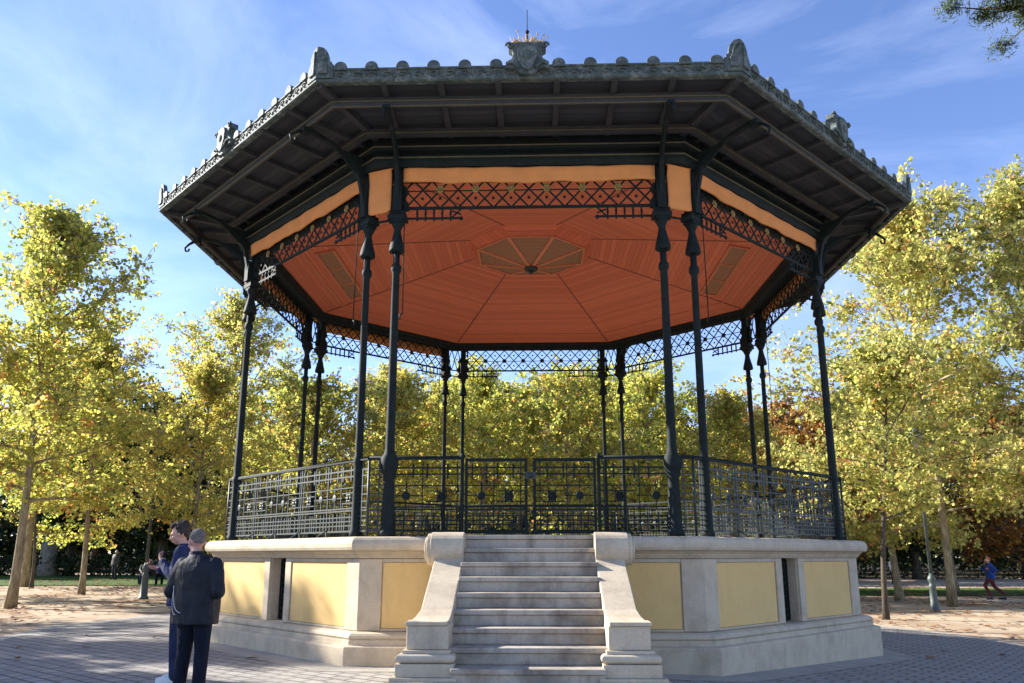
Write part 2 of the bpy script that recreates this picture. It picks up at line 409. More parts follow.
# cheek walls with scrolls
def cheek(sgn):
    xi, xo = sgn*.83 - .01, sgn*1.235 - .01      # inner, outer
    t = MB()
    prof = [(-5.78,-.2),(-8.40,-.2),(-8.40,.76),(-8.27,.775),(-8.10,.80),(-7.90,.86),(-7.65,.98),(-7.40,1.10),(-7.15,1.215),(-6.95,1.31),(-6.80,1.40),(-6.70,1.52),(-6.62,1.715),(-5.78,1.715)]
    L_ = len(prof); xs_ = [sgn*(1.235 if (q[0] < -8.2 or q[0] > -6.75) else 1.215 if q[0] < -8.0 else 1.19)-.01 for q in prof]
    t.add([(xi, q[0], q[1]) for q in prof]+[(x_, q[0], q[1]) for x_, q in zip(xs_, prof)], [tuple(range(L_)), tuple(range(L_, 2*L_))[::-1]]+[(i_, (i_+1)%L_, L_+(i_+1)%L_, L_+i_) for i_ in range(L_)])
    root = t.build('cheek_wall', 'stone', BS, .012)
    # scroll
    t = MB(); n = 28; cy, cz, R = -6.64, 1.515, .215
    ring = [(cy+R*cos(2*pi*k/n), cz+R*sin(2*pi*k/n)) for k in range(n)]
    a, b2 = sorted((xi-.004*sgn, xo+.006*sgn)); t.prism(ring, 'x', a, b2, False)
    for (rr, w0, w1) in ((.198,.006,.055),(.150,.055,.085),(.06,.085,.10)):
        ring = [(cy+rr*cos(2*pi*k/n), cz+rr*sin(2*pi*k/n)) for k in range(n)]
        a, b2 = sorted((xo+w0*sgn, xo+w1*sgn)); t.prism(ring, 'x', a, b2, False)
    t.build('scroll', 'stone', root, .008)
    # ledge, pedestal and moulded base
    t = MB(); xm0, xm1 = sorted((xi+.0*sgn, xo+.03*sgn))
    t.box(xm0-.0, xm1, -8.52, -8.25, .735, .775)
    t.box(*sorted((xi-.012*sgn, xo+.012*sgn)), -8.50, -8.0, .50, .733)
    t.build('pedestal', 'stone', root, .01)
    t = MB()
    def tier(o, yf, z0, z1, rnd=0):
        x0, x1 = sorted((xi-o*.8*sgn, xo+o*sgn)); 
        if rnd:
            zc = (z0+z1)/2; r = (z1-z0)/2; n = 8
            vs = []; fs = []
            for i in range(n+1):
                a = -pi/2+pi*i/n; e = r*cos(a); z = zc + r*sin(a)
                vs += [(x0-e,yf-e,z),(x1+e,yf-e,z),(x1+e,-5.99,z),(x0-e,-5.99,z)]
            for i in range(n):
                for j in range(4): fs.append((4*i+j, 4*i+(j+1)%4, 4*i+4+(j+1)%4, 4*i+4+j))
            fs.append((0,1,2,3)); fs.append(tuple(4*n+j for j in range(4)))
            t.add(vs, fs, False)
        else: t.box(x0, x1, yf, -5.985, z0, z1)
    tier(.045, -8.545, .465, .498); tier(.06, -8.56, .375, .463, 1)
    tier(.10, -8.62, .25, .373); tier(.15, -8.68, .215, .248); tier(.19, -8.74, -.2, .213)
    t.build('moulded_base', 'stone', root, .01)
cheek(-1); cheek(1)

# columns
RK, HK = 5.60, 2.03
def column_mesh(stout):
    m = MB()
    if stout: base = [(.125,H),(.125,H+.07),(.10,H+.10),(.095,H+.3),(.085,H+.65),(.075,H+.80),(.115,H+.93),(.13,H+1.0),(.13,H+1.10),(.09,H+1.16),(.075,H+1.2),(.068,H+1.26)]
    else: base = [(.095,H),(.095,H+.06),(.08,H+.10),(.068,H+.5),(.065,H+1.0),(.078,H+1.06),(.078,H+1.12),(.060,H+1.16),(.060,H+1.26)]
    k = 1.12 if stout else 1
    m.lathe(base + [(.056*k,4.0),(.050*k,5.62),(.075,5.66),(.08,5.70),(.075,5.74),(.05,5.78),(.05,5.96)], 14)
    return m.mesh('column', 'iron')
def capital_mesh():
    m = MB()
    m.lathe([(.07,5.96),(.118,5.965),(.122,6.0),(.112,6.06),(.086,6.16),(.062,6.27),(.054,6.33),(.068,6.36),(.085,6.40),(.105,6.44)], 8)
    m.box(-.09,.09,-.09,.09,6.44,6.48); m.box(-.145,.145,-.10,.10,6.48,6.56); m.box(-.12,.12,-.10,.10,6.57,6.62)
    m.box(-.07,.07,-.075,.075,6.62,7.32)
    for s in (-1,1):
        m.prism([(s*.085,6.63),(s*.16,6.66),(s*.17,6.75),(s*.10,6.86),(s*.15,6.95),(s*.12,7.05),(s*.085,7.06)], 'y', -.03, .03)
        m.sphere((s*.15,0,6.67),.03,8,5); m.sphere((s*.14,0,6.97),.028,8,5)
    m.box(-.07,.07,-.14,-.08,6.60,7.0)
    return m.mesh('capital', 'iron')
def bracket_mesh():
    m = MB()
    path = [(5.68,6.62),(5.73,6.95),(5.80,7.22),(5.93,7.42),(6.12,7.56),(6.40,7.66),(6.72,7.72)]
    for (a, b2) in zip(path, path[1:]):
        m.bar((0,-a[0],a[1]), (0,-b2[0],b2[1]), .068, .06, up=(0,0,1) if a[1] > 7.4 else (0,1,0))
    m.box(-.05,.05,-6.84,-6.72,7.64,7.74)
    m.prism([(-5.70,7.25),(-5.82,7.25),(-6.3,7.60),(-5.70,7.60)], 'x', -.012, .012)
    m.tube([(0,-5.9-.10*cos(t)*(1-t/9), 7.40+.10*sin(t)*(1-t/9)) for t in [i*.5 for i in range(15)]], .014, 6)
    # scroll tail beyond the purlin
    m.tube([(0,-6.85,7.66),(0,-6.95,7.60),(0,-7.02,7.53),(0,-7.0,7.46),(0,-6.94,7.46),(0,-6.93,7.51)], [.03,.025,.022,.02,.018,.02], 6)
    return m.mesh('roof_bracket', 'iron')
cm, cms, cap_m, brm = column_mesh(False), column_mesh(True), capital_mesh(), bracket_mesh()
for k in range(-3,5):
    for s in (-1,1):
        a = k*pi/4; x, y = s*HK*cos(a)+RK*sin(a), s*HK*sin(a)-RK*cos(a)
        o = link('column', cms if k == 0 else cm, BS); o.location = (x,y,0); o.rotation_euler.z = a
        cp = link('capital', cap_m, o)
        b = link('roof_bracket', brm, BS); b.rotation_euler.z = a; b.location = (s*HK*cos(a), s*HK*sin(a), 0)

# railing pattern
def rail_unit(m, x0, x1, y, flip=False, lamp=True):
    L = x1-x0
    def X(t): return x0 + (1-t if flip else t)*L
    def h(t0, t1, z, w=.015): m.box(*sorted((X(t0), X(t1))), y-w/2, y+w/2, z-w/2, z+w/2)
    def v(t, z0, z1, w=.015): m.box(X(t)-w/2, X(t)+w/2, y-w/2, y+w/2, z0, z1)
    z = lambda q: 1.76 + q*1.02
    for q in (.89,.80): h(0,1,z(q),.022)
    for t in (.08,.33,.52,.80): v(t, z(.74), z(.95), .024)
    h(0,1,z(.64)); h(.5,1,z(.565)); h(0,.5,z(.50)); h(.5,1,z(.42)); h(0,1,z(.345),.02); h(0,1,z(.31),.02)
    v(.46, z(0), z(.98)); v(.24, z(.30), z(.70)); v(.93, z(0), z(.98)); v(.66,z(.40),z(.60)); v(.78,z(.40),z(.60))
    for q in (.22,.16,.10): h(0,1,z(q),.018)
    for t in (.10,.22,.36,.54,.62,.80): v(t, z(.03), z(.27), .02)
    h(0,1,z(.02),.024)
    # medallion and flower
    m.mat = Matrix.Translation((X(.24), y, z(.50))) @ Matrix.Rotation(pi/2, 4, 'X'); m.lathe([(.045,-.014),(.06,-.01),(.06,.01),(.045,.014)], 12); m.mat = Matrix.Identity(4)
    for j in range(6):
        a = j*pi/3; m.sphere((X(.72)+.05*cos(a), y, z(.49)+.05*sin(a)), .028, 6, 4, (1,.5,1))
    m.sphere((X(.72), y-.005, z(.49)), .03, 8, 5, (1,.7,1))
def straight_rail(ks, mat):
    for i in range(5):
        m = MB(); x0 = -HK + 2*HK*i/5; x1 = x0+2*HK/5
        rail_unit(m, x0+.01, x1-.01, -RK, flip=i % 2 == 1)
        m.box(x0-.011 if i else x0+.05, x0+.011 if i else x0+.07, -RK-.012, -RK+.012, 1.70, 2.80)
        if i:   # raking stay foot
            m.bar((x0,-RK-.01,1.80),(x0,-RK-.16,1.703), .016)
        facepart('railing_panel', m, mat, ks)
    m = MB(); m.box(-RK*T, RK*T, -RK-.03, -RK+.03, 2.785, 2.81); m.tube([(-RK*T,-RK,2.815),(RK*T,-RK,2.815)], .022, 8)
    facepart('handrail', m, 'iron', ks)
straight_rail([-3,-2,-1,1,2,3,4], 'rail_iron')
# short returns at the corners
m = MB()
vx, vy = V8(0, RK)
for s, R in ((1, Matrix.Identity(4)), (-1, Matrix.Rotation(pi/4, 4, 'Z'))):
    m.mat = R
    for z in (1.78,1.86,1.93,1.99,2.07,2.11,2.2,2.3,2.42,2.57,2.66): m.box(*sorted((s*(HK+.06), s*RK*T)), -RK-.009, -RK+.009, z-.009, z+.009)
    m.box(*sorted((s*(HK+.13), s*(HK+.152))), -RK-.01, -RK+.01, 1.78, 2.78)
m.mat = Matrix.Identity(4)
m.lathe([(.02,1.70),(.02,2.8)], 8, (vx, vy))
facepart('railing_corner', m, 'rail_iron', range(-4,4))
# front: fixed panels and a pair of gates at the stair head
for s in (-1,1):
    m = MB(); rail_unit(m, *sorted((s*.97, s*HK)), -RK, flip=s > 0); m.build('railing_panel', 'iron', BS)
    m = MB(); m.box(*sorted((s*.98, s*RK*T)), -RK-.03, -RK+.03, 2.785, 2.81); m.tube([(s*.98,-RK,2.815),(s*RK*T,-RK,2.815)], .022, 8); m.build('handrail', 'iron', BS)
    m = MB(); m.lathe([(.035,1.70),(.035,1.75),(.025,1.78),(.025,2.8),(.04,2.83),(.03,2.87)], 10, (s*.975,-RK)); m.build('gate_post', 'iron', BS)
    m = MB(); a, b2 = sorted((s*.04, s*.935))
    m.box(a,b2,-RK-.02,-RK+.02,2.755,2.80); m.box(a,b2,-RK-.02,-RK+.02,1.74,1.77)
    m.box(a,a+.04,-RK-.018,-RK+.018,1.772,2.753); m.box(b2-.04,b2,-RK-.018,-RK+.018,1.772,2.753)
    g = m.build('gate', 'iron', BS)
    m = MB(); rail_unit(m, a+.04, b2-.04, -RK, flip=s > 0); m.build('gate_grille', 'iron', g)
    if s > 0:
        m = MB(); m.box(-.08,.08,-RK-.035,-RK-.022,2.50,2.60); m.sphere((0,-RK-.04,2.55),.035,8,6); m.build('gate_latch', 'rail_iron', g)

# frieze lattice, its hangers, corner lattice
fr = MB(); z0, z1 = 6.69, 7.30
fr.box(-HK,HK,-RK-.018,-RK+.018,z0-.02,z0+.02); fr.box(-HK,HK,-RK-.018,-RK+.018,z1,z1+.05)
fr.box(-HK,HK,-RK-.008,-RK+.008,6.97,6.985)
n = 14; d = 2*(HK-.1)/n; hgt = z1-z0
for i in range(-2, n+1):
    for sg in (1,-1):
        xa = -HK+.1+i*d; xb = xa+2*d; za, zb = (z0,z1) if sg > 0 else (z1,z0)
        # clip
        def at(x): return za+(zb-za)*(x-xa)/(xb-xa)
        xs, xe = max(xa,-HK+.06), min(xb,HK-.06)
        if xe > xs: fr.bar((xs,-RK+.006*sg,at(xs)),(xe,-RK+.006*sg,at(xe)), .016, .024, up=(0,0,1))
for i in range(n+1):
    x = -HK+.1+i*d
    for zz, rr in ((6.995,.04),(6.845,.026),(7.15,.026)):
        if i % 2 == 0 or zz != 6.995: fr.sphere((x,-RK-.012,zz), rr, 8, 5, (1,.4,1))
facepart('frieze', fr, 'iron', range(-3,5))
for i in range(6):
    ro = MB(); x = -HK+.1+d*(2*i+2)
    for j in range(6): ro.sphere((x+.045*cos(j*pi/3),-RK-.03,6.995+.045*sin(j*pi/3)), .026, 6, 4, (1,.4,1))
    ro.sphere((x,-RK-.035,6.995), .026, 6, 4)
    facepart('rosette', ro, 'gilt', range(-3,5))
for s in (-1,1):
    hg = MB(); e = s*(HK-.98)
    hg.box(*sorted((s*HK, e)), -RK-.012,-RK+.012, 6.505,6.535)
    for j in range(5):
        x = s*(HK-.30-.13*j); hg.box(x-.014,x+.014,-RK-.009,-RK+.009,6.48,6.67)
        hg.sphere((x,-RK-.01,6.60),.022,6,4,(1,.5,1))
    hg.sphere((e,-RK,6.515),.035,8,5,(1,.6,1))
    hg.bar((s*(HK-.84),-RK,6.53),(s*(HK-.98),-RK,6.67),.02); hg.bar((s*(HK-.98),-RK,6.58),(s*(HK-.84),-RK,6.64),.02)
    facepart('frieze_hanger', hg, 'iron', range(-3,5))
cl = MB()
A = Vector((HK,-RK,0)); B = Matrix.Rotation(pi/4,3,'Z') @ Vector((-HK,-RK,0)); D = B-A
for z in (6.52,6.69,7.30): cl.bar(A+Vector((0,0,z)), B+Vector((0,0,z)), .02, .03)
for i in range(3):
    for sg in (0,1):
        pa = A+D*(i/3); pb = A+D*((i+1)/3)
        cl.bar(pa+Vector((0,0,6.69 if sg else 7.30)), pb+Vector((0,0,7.30 if sg else 6.69)), .016, .022)
facepart('corner_lattice', cl, 'iron', range(-4,4))

# canvas blinds
def blind():
    m = MB(); n = 40; vs = []; fs = []
    prof = [(-.03,7.315),(-.085,7.31),(-.10,7.28),(-.085,7.21),(-.075,7.15),(-.085,7.10),(-.06,7.075),(-.03,7.10),(-.03,7.2)]
    L = HK-.09
    for i in range(n+1):
        t = i/n; x = -L+2*L*t; sag = -.025*sin(pi*t)+.012*sin(t*23)+.006*sin(t*61)
        for r, z in prof: vs.append((x, -RK-.04+r+.008*sin(t*37+z*9), z+sag*(7.375-z)/.3))
    m_ = len(prof)
    for i in range(n):
        for j in range(m_): fs.append((i*m_+j, i*m_+(j+1)%m_, (i+1)*m_+(j+1)%m_, (i+1)*m_+j))
    fs += [tuple(range(m_)), tuple(n*m_+j for j in range(m_))[::-1]]
    m.add(vs, fs, True); return m
facepart('rolled_blind', blind(), 'blind', [-3,-2,-1,0,1,2])
def corner_blind():
    m = MB(); a = pi/8
    # facet centred on the vertex direction; build in facet frame then rotate
    half = .205; R = RK/cos(pi/8)*.985 - (RK/cos(pi/8)-RK)*0
    m.mat = Matrix.Rotation(a, 4, 'Z')
    Rm = 6.07
    n = 10; vs = []; fs = []; zs = [7.37,7.33,7.15,6.98,6.97,6.80,6.66,6.60]
    for zi, z in enumerate(zs):
        for i in range(n+1):
            t = i/n; x = -half+2*half*t
            bulge = .012*sin(pi*t)+(.02 if z > 7.3 else 0)+.006*sin(z*14+t*3)
            zz = z+(.035*(t-.5)*0)+(.02*abs(2*t-1)**4 if zi == len(zs)-1 else 0)
            vs.append((x, -Rm-bulge, zz))
    k = len(vs); vs += [(x, y+.02, z) for x,y,z in vs]
    for zi in range(len(zs)-1):
        for i in range(n):
            q = (zi*(n+1)+i, zi*(n+1)+i+1, (zi+1)*(n+1)+i+1, (zi+1)*(n+1)+i); fs += [q, tuple(k+j for j in q[::-1])]
    for zi in range(len(zs)-1):
        for e in (0, n): fs.append((zi*(n+1)+e, (zi+1)*(n+1)+e, k+(zi+1)*(n+1)+e, k+zi*(n+1)+e))
    for i in range(n):
        for zi in (0, len(zs)-1): fs.append((zi*(n+1)+i, zi*(n+1)+i+1, k+zi*(n+1)+i+1, k+zi*(n+1)+i))
    m.add(vs, fs, True)
    m.tube([(-half-.02,-Rm-.0,7.35),(half+.02,-Rm-.0,7.35)], .035, 10)
    m.mat = Matrix.Identity(4); return m
facepart('corner_blind', corner_blind(), 'blind', [-1,0])
cb = MB(); cb.mat = Matrix.Rotation(pi/8, 4, 'Z'); cb.tube([(-.24,-5.98,7.33),(0,-5.985,7.325),(.24,-5.98,7.33)], .055, 10); cb.mat = Matrix.Identity(4)
facepart('rolled_corner_blind', cb, 'blind', [-3,-2,1,2])
# crank rods hanging by the columns
cr = MB()
for s in (1,):
    x = s*(HK-.0)-.0
    cr.tube([(HK-.13,-RK-.11,7.08),(HK-.125,-RK-.12,6.2),(HK-.14,-RK-.12,4.95)], .009, 6)
    cr.tube([(HK-.14,-RK-.12,4.95),(HK-.10,-RK-.12,4.93),(HK-.10,-RK-.12,4.86)], .014, 6)
facepart('crank_rod', cr, 'iron', [-2,-1,2])
cr2 = MB(); cr2.v = [(-x,y,z) for x,y,z in cr.v]; cr2.f = list(cr.f); cr2.sm = list(cr.sm)
facepart('crank_rod', cr2, 'iron', [0,1,-3,3])

# ring beam / entablature
m = MB(); m.octa([(5.29,7.26),(5.36,7.24),(5.44,7.26),(5.44,7.31),(5.73,7.325),(5.76,7.40),(5.76,7.45),(5.70,7.47),(5.70,7.55),(5.80,7.58),(5.80,7.62),(5.74,7.64),(5.74,7.86),(5.30,7.86),(5.30,7.46),(5.26,7.44),(5.26,7.40),(5.29,7.36)])
m.build('ring_beam', 'iron', BS)
m = MB(); m.octa([(5.765,7.452),(5.79,7.452),(5.79,7.468),(5.765,7.468)]); m.octa([(5.805,7.622),(5.825,7.622),(5.825,7.636),(5.805,7.636)]); m.build('cornice_fillet', 'moulding', BS)
# soffit: boards, rafters, purlins, hips
sf = MB(); a_, b_ = 5.70, 7.12
sf.add([(-a_*T,-a_,7.865),(a_*T,-a_,7.865),(b_*T,-b_,7.96),(-b_*T,-b_,7.96)], [(0,1,2,3)])
facepart('soffit_boards', sf, 'soffit', range(-3,5))
for x in (-2.03,-1.22,-.41,.41,1.22,2.03):
    rf = MB(); rf.bar((x,-5.75,7.83),(x,-7.10,7.915), .085, .075); facepart('rafter', rf, 'timber', range(-3,5))
hp = MB(); x0,y0 = V8(0,5.75); x1,y1 = V8(0,7.08); hp.bar((x0,y0,7.815),(x1,y1,7.90), .10, .10)
facepart('hip_rafter', hp, 'timber', range(-4,4))
m = MB()
m.octa([(6.72,7.745),(6.79,7.745),(6.79,7.875),(6.72,7.875)]); m.build('outer_purlin', 'timber', BS)
m = MB()
m.octa([(6.795,7.80),(6.81,7.80),(6.81,7.815),(6.795,7.815)]); m.octa([(6.765,7.733),(6.79,7.733),(6.79,7.743),(6.765,7.743)]); m.build('purlin_fillet', 'moulding', BS)
m = MB(); m.octa([(5.95,7.70),(6.02,7.70),(6.02,7.82),(5.95,7.82)]); m.build('inner_purlin', 'timber', BS)
m = MB(); m.octa([(6.025,7.74),(6.038,7.74),(6.038,7.753),(6.025,7.753)]); m.build('purlin_fillet', 'moulding', BS)
# fascia with crest
m = MB(); m.octa([(7.06,7.90),(7.14,7.90),(7.16,7.915),(7.16,7.935),(7.14,7.95),(7.15,8.07),(7.17,8.085),(7.17,8.105),(7.14,8.12),(7.04,8.13),(7.02,8.02)]); m.build('fascia', 'zinc', BS)
RE = 7.14
pitch = .437
for i in range(-6,7):
    if i == 0: continue
    x = i*pitch; n = 10; R = .092; cs = MB()
    cs.prism([(x+R*cos(pi*k/n), 8.11+R*sin(pi*k/n)) for k in range(n+1)]+[(x-R,8.07),(x+R,8.07)], 'y', -RE-.045, -RE+.04)
    facepart('antefix', cs, 'zinc', range(-3,5), .006)
rel = MB()
random.seed(3)
for i in range(-13,14):
    x = i*pitch/2
    if abs(x) > 2.75: continue
    r0 = .045 if i % 2 else .03
    rel.tube([(x+.07*cos(t)*(1-t/8), -RE-.022, 8.005+.05*sin(t)*(1-t/8)) for t in [j*.75 for j in range(8)]], .010, 5)
    rel.sphere((x+pitch/4,-RE-.004,8.0), r0*.7, 7, 5, (1.2,.6,1))
facepart('fascia_relief', rel, 'zinc', range(-3,5))
# corner acroteria: ear shape folded round each corner
ac = MB()
ear = [(0,7.96),(.29,7.96),(.29,8.175),(.255,8.175),(.255,8.22),(.21,8.235),(.205,8.30),(.185,8.36),(.15,8.41),(.10,8.445),(.04,8.46),(0,8.46)]
for s, R in ((1, Matrix.Identity(4)), (-1, Matrix.Rotation(pi/4, 4, 'Z'))):
    ac.mat = R
    VX = 7.165*T
    ac.prism([(s*(VX-u*.84), z) for u, z in ear], 'y', -7.165, -7.09)
    ac.prism([(s*(VX-.03-u*.46), 8.02+(z-7.96)*.72) for u, z in ear[1:]]+[(s*(VX-.03), 8.40),(s*(VX-.03),8.02)], 'y', -7.19, -7.166)
ac.mat = Matrix.Identity(4)
facepart('corner_acroterion', ac, 'zinc', range(-4,4), .01)
# central ornament of every side
ce = MB()
outl = [(0,7.93),(.10,7.95),(.16,8.02),(.30,8.03),(.30,8.12),(.22,8.17),(.19,8.25),(.215,8.30),(.26,8.33),(.26,8.41),(.20,8.43),(.10,8.425),(0,8.435)]
ce.prism([(x,z) for x,z in outl]+[(-x,z) for x,z in outl[::-1][1:-1]], 'y', -7.22, -7.08)
ce.prism([(0,7.97),(.07,8.02),(.13,8.16),(.14,8.30),(.09,8.38),(0,8.40),(-.09,8.38),(-.14,8.30),(-.13,8.16),(-.07,8.02)], 'y', -7.26, -7.221)
for s in (-1,1):
    ce.tube([(s*(.25+.05*cos(t)*(1-t/10)), -7.23, 8.37+.05*sin(t)*(1-t/10)) for t in [j*.6 for j in range(11)]], .018, 6)
    ce.tube([(s*.12,-7.24,8.02),(s*.20,-7.24,8.10),(s*.28,-7.23,8.09)], .022, 6)
ce.sphere((0,-7.25,8.20),.06,8,6,(1,.7,1.2))
facepart('crest_ornament', ce, 'zinc', range(-3,5), .008)
# roof above (low pyramid) and its finial lantern
m = MB(); P8 = [V8(k, 7.05) for k in range(8)]; Q8 = [V8(k, 1.2) for k in range(8)]
m.add([(x,y,8.08) for x,y in P8]+[(x,y,9.05) for x,y in Q8]+[(0,0,9.3)], [(k,(k+1)%8,8+(k+1)%8,8+k) for k in range(8)]+[(8+k,8+(k+1)%8,16) for k in range(8)]); m.build('roof', 'zinc', BS)
# lightning rod above the front ornament
m = MB(); m.tube([(0,-7.12,8.43),(0,-7.12,8.62)], .012, 6); m.sphere((0,-7.12,8.66),.03,8,6); m.tube([(0,-7.12,8.68),(0,-7.12,9.02)], .006, 6); m.build('lightning_rod', 'iron', BS)

# ceiling
RC0, ZC0, RC1, ZC1 = 5.29, 7.44, 1.30, 8.24
ce = MB()
def czz(r): return ZC0 + (RC0-r)*(ZC1-ZC0)/(RC0-RC1)
ce.add([(-RC0*T,-RC0,ZC0),(RC0*T,-RC0,ZC0),(RC1*T,-RC1,ZC1),(-RC1*T,-RC1,ZC1)], [(0,1,2,3)])
facepart('ceiling_boards', ce, 'ceiling', range(-3,5))
cf = MB()
xh0,yh0 = V8(0,RC0-.02); xh1,yh1 = V8(0,RC1)
cf.bar((xh0,yh0,ZC0-.004),(xh1,yh1,ZC1-.004), .028, .014)
facepart('ceiling_rib', cf, 'seam', range(-4,4))
for r, wd in ((4.72,.05),):
    cf = MB(); L = r*T-.03; z = czz(r)-.008
    cf.box(-L, L, -r-wd/2, -r+wd/2, z-.012, z+.004)
    facepart('ceiling_batten', cf, 'ceilframe', range(-3,5))
# side vents in the left and right ceiling slopes
lv = MB()
sl = (ZC1-ZC0)/(RC0-RC1)
lv.add([(-1.45,-4.45,czz(4.45)-.02),(1.45,-4.45,czz(4.45)-.02),(1.45,-4.15,czz(4.15)-.02),(-1.45,-4.15,czz(4.15)-.02)], [(0,1,2,3)])
vt = facepart('ceiling_vent', lv, 'louvre', [-2,2])
lf = MB()
for r in (4.48,4.12): lf.bar((-1.5,-r,czz(r)-.022),(1.5,-r,czz(r)-.022), .055, .03)
for x in (-1.5,-.5,.5,1.5): lf.bar((x,-4.5,czz(4.5)-.024),(x,-4.1,czz(4.1)-.024), .03, .03)
for v_ in vt: 
    o = lf.build('vent_frame', 'ceilframe', v_)
# hanging central rose
ro = MB(); RL = 1.17; ZL = 8.06
ro.octa([(RL,ZL),(RL+.02,ZL),(RC1+.05,ZC1+.01),(RC1,ZC1+.02),(RL,ZL+.02)])
ro.build('rose_skirt', 'ceiling', BS)
rp = MB(); rp.add([(-RL*T,-RL,ZL-.004),(RL*T,-RL,ZL-.004),(.12*T,-.12,7.79),(-.12*T,-.12,7.79)], [(0,1,2,3)])
roses = facepart('rose_louvre', rp, 'louvre', range(-3,5))
rr = MB()
xa,ya = V8(0,RL); xb,yb = V8(0,.12)
rr.bar((xa,ya,ZL-.012),(xb,yb,7.782), .075, .03)
rr.bar((-xa,ya,ZL-.012),(xa,ya,ZL-.012), .045, .035)
facepart('rose_frame', rr, 'ceilframe', range(-4,4))
sg = MB()
for i in range(12):
    x = -.42+.84*i/11; yy = -RL; 
    sg.box(x-.006,x+.006,-RL+.01,-RL+.35, ZL-.05,ZL-.03)
m = MB(); m.lathe([(.05,7.70),(.14,7.72),(.16,7.76),(.12,7.80)], 12); m.sphere((0,0,7.68),.06,10,6); m.build('rose_boss', 'rail_iron', BS)

# dry weeds rooted on the front ornament
random.seed(11)
wd = MB()
for i in range(46):
    x = random.uniform(-.22,.24); h = random.uniform(.05,.17)*(1.2 if abs(x) < .12 else .9); dx = random.uniform(-.09,.09); dy = random.uniform(-.05,.05)
    p = Vector((x,-7.14+random.uniform(-.05,.05),8.42))
    wd.tube([p, p+Vector((dx*.5,dy*.5,h*.6)), p+Vector((dx,dy,h))], [.007,.005,.002], 4)
    if i % 2: wd.sphere(p+Vector((dx,dy,h)), .016, 5, 4)
for i in range(30): wd.sphere((random.uniform(-.2,.2), -7.14+random.uniform(-.07,.05), 8.44+random.uniform(0,.03)), random.uniform(.015,.035), 5, 4)
o = wd.build('dry_weed', 'dryweed'); tag(o, 'straw coloured dried weeds sprouting on top of the front crest ornament of the roof', 'weed')

# ------------------------------------------------------------------ GROUND
def gh(x):
    t = max(0, min(1, (x+2)/12)); return -.33*t*t*(3-2*t)
def sheet(name, mat, x0, x1, lo, hi, dz, kind='structure'):
    """strips across x, draped on the gentle cross fall; lo/hi give y extents"""
    xs = [x0]; 
    while xs[-1] < x1-1e-6:
        x = xs[-1]; st = .25 if -3 <= x < 11 else (.5 if abs(x) < 13 else 40)
        nx = min(x1, x+st)
        if x < -13 < nx: nx = -13
        if x < -3 < nx: nx = -3
        if x < 13 < nx and x > 11: nx = 13
        xs.append(nx)
    m = MB(); vs = []
    for x in xs: vs += [(x, lo(x), gh(x)+dz), (x, hi(x), gh(x)+dz)]
    m.add(vs, [(2*i, 2*i+2, 2*i+3, 2*i+1) for i in range(len(xs)-1)])
    return tag(m.build(name, mat), kind=kind)
S = 700
M['woodfloor'] = simple('leafy_wood_floor', (.045,.035,.018), .95, 0, .5, 1, .3, .1)
sheet('ground', 'sand', -S, S, lambda x: -S, lambda x: S, 0)
sheet('paved_avenue', 'pavers', -9, 9, lambda x: -40, lambda x: -5, .004)
sheet('woodland_floor', 'woodfloor', -S, S, lambda x: 50, lambda x: S-5, .03)
circ = lambda r: (lambda x: -sqrt(max(0, r*r-x*x)))
sheet('paving_edge', 'slab', -10, 10, circ(10), lambda x: -circ(10)(x), .008)
sheet('plaza_paving', 'pavers', -9.7, 9.7, circ(9.2+.5), lambda x: -circ(9.7)(x), .012)
def octy(r): return lambda x: -min(r, r*sqrt(2)-abs(x))
sheet('wall_foot_slabs', 'slab', -6.5, 6.5, octy(6.5), lambda x: -octy(6.5)(x), .016)
for y0, y1, x0, x1, nm in ((20.5,29,13,90,'lawn'),(22,44,-95,-17,'lawn'),(24,44,-17,8,'lawn')):
    m = MB(); n = 40; vs = []; fs = []
    for i in range(n+1):
        x = x0+(x1-x0)*i/n
        vs += [(x, y0+.5*noise.noise(Vector((x*.3,y0,0))), gh(x)+.03), (x, y1+.7*noise.noise(Vector((x*.3,y1,5))), gh(x)+.03)]
    for i in range(n): fs.append((2*i,2*i+2,2*i+3,2*i+1))
    m.add(vs, fs); tag(m.build(nm, 'lawn'), kind='structure')

# ------------------------------------------------------------------ TREES
def leaves_mesh(name, pts, size, mat, rnd, tone_fn, lobes=True):
    vs = []; fs = []; tones = []
    for (p, cl_) in pts:
        s = size*rnd.uniform(.5,1.4)
        # random orientation, mostly face up / drooping
        nrm = Vector((rnd.gauss(0,1), rnd.gauss(0,1), rnd.gauss(.4,.8))).normalized()
        t = nrm.orthogonal().normalized(); t.rotate(Matrix.Rotation(rnd.uniform(0,2*pi), 3, nrm)); u = nrm.cross(t)
        o = len(vs)
        c = s*.5
        for a, b2, d in ((0,-1,0),(.75,-.45,.12),(.95,.35,.1),(0,1.05,-.12),(-.95,.35,.1),(-.75,-.45,.12)):
            vs.append(p + t*(a*c) + u*(b2*c) + nrm*(d*c))
        fs += [(o,o+1,o+2,o+3),(o,o+3,o+4,o+5)]
        tn = max(0,min(1,tone_fn(cl_, rnd))); tones += [tn, tn]
    me = bpy.data.meshes.new(name); me.from_pydata(vs, [], fs)
    at = me.attributes.new('tone', 'FLOAT', 'FACE'); at.data.foreach_set('value', tones)
    me.materials.append(M[mat]); return me

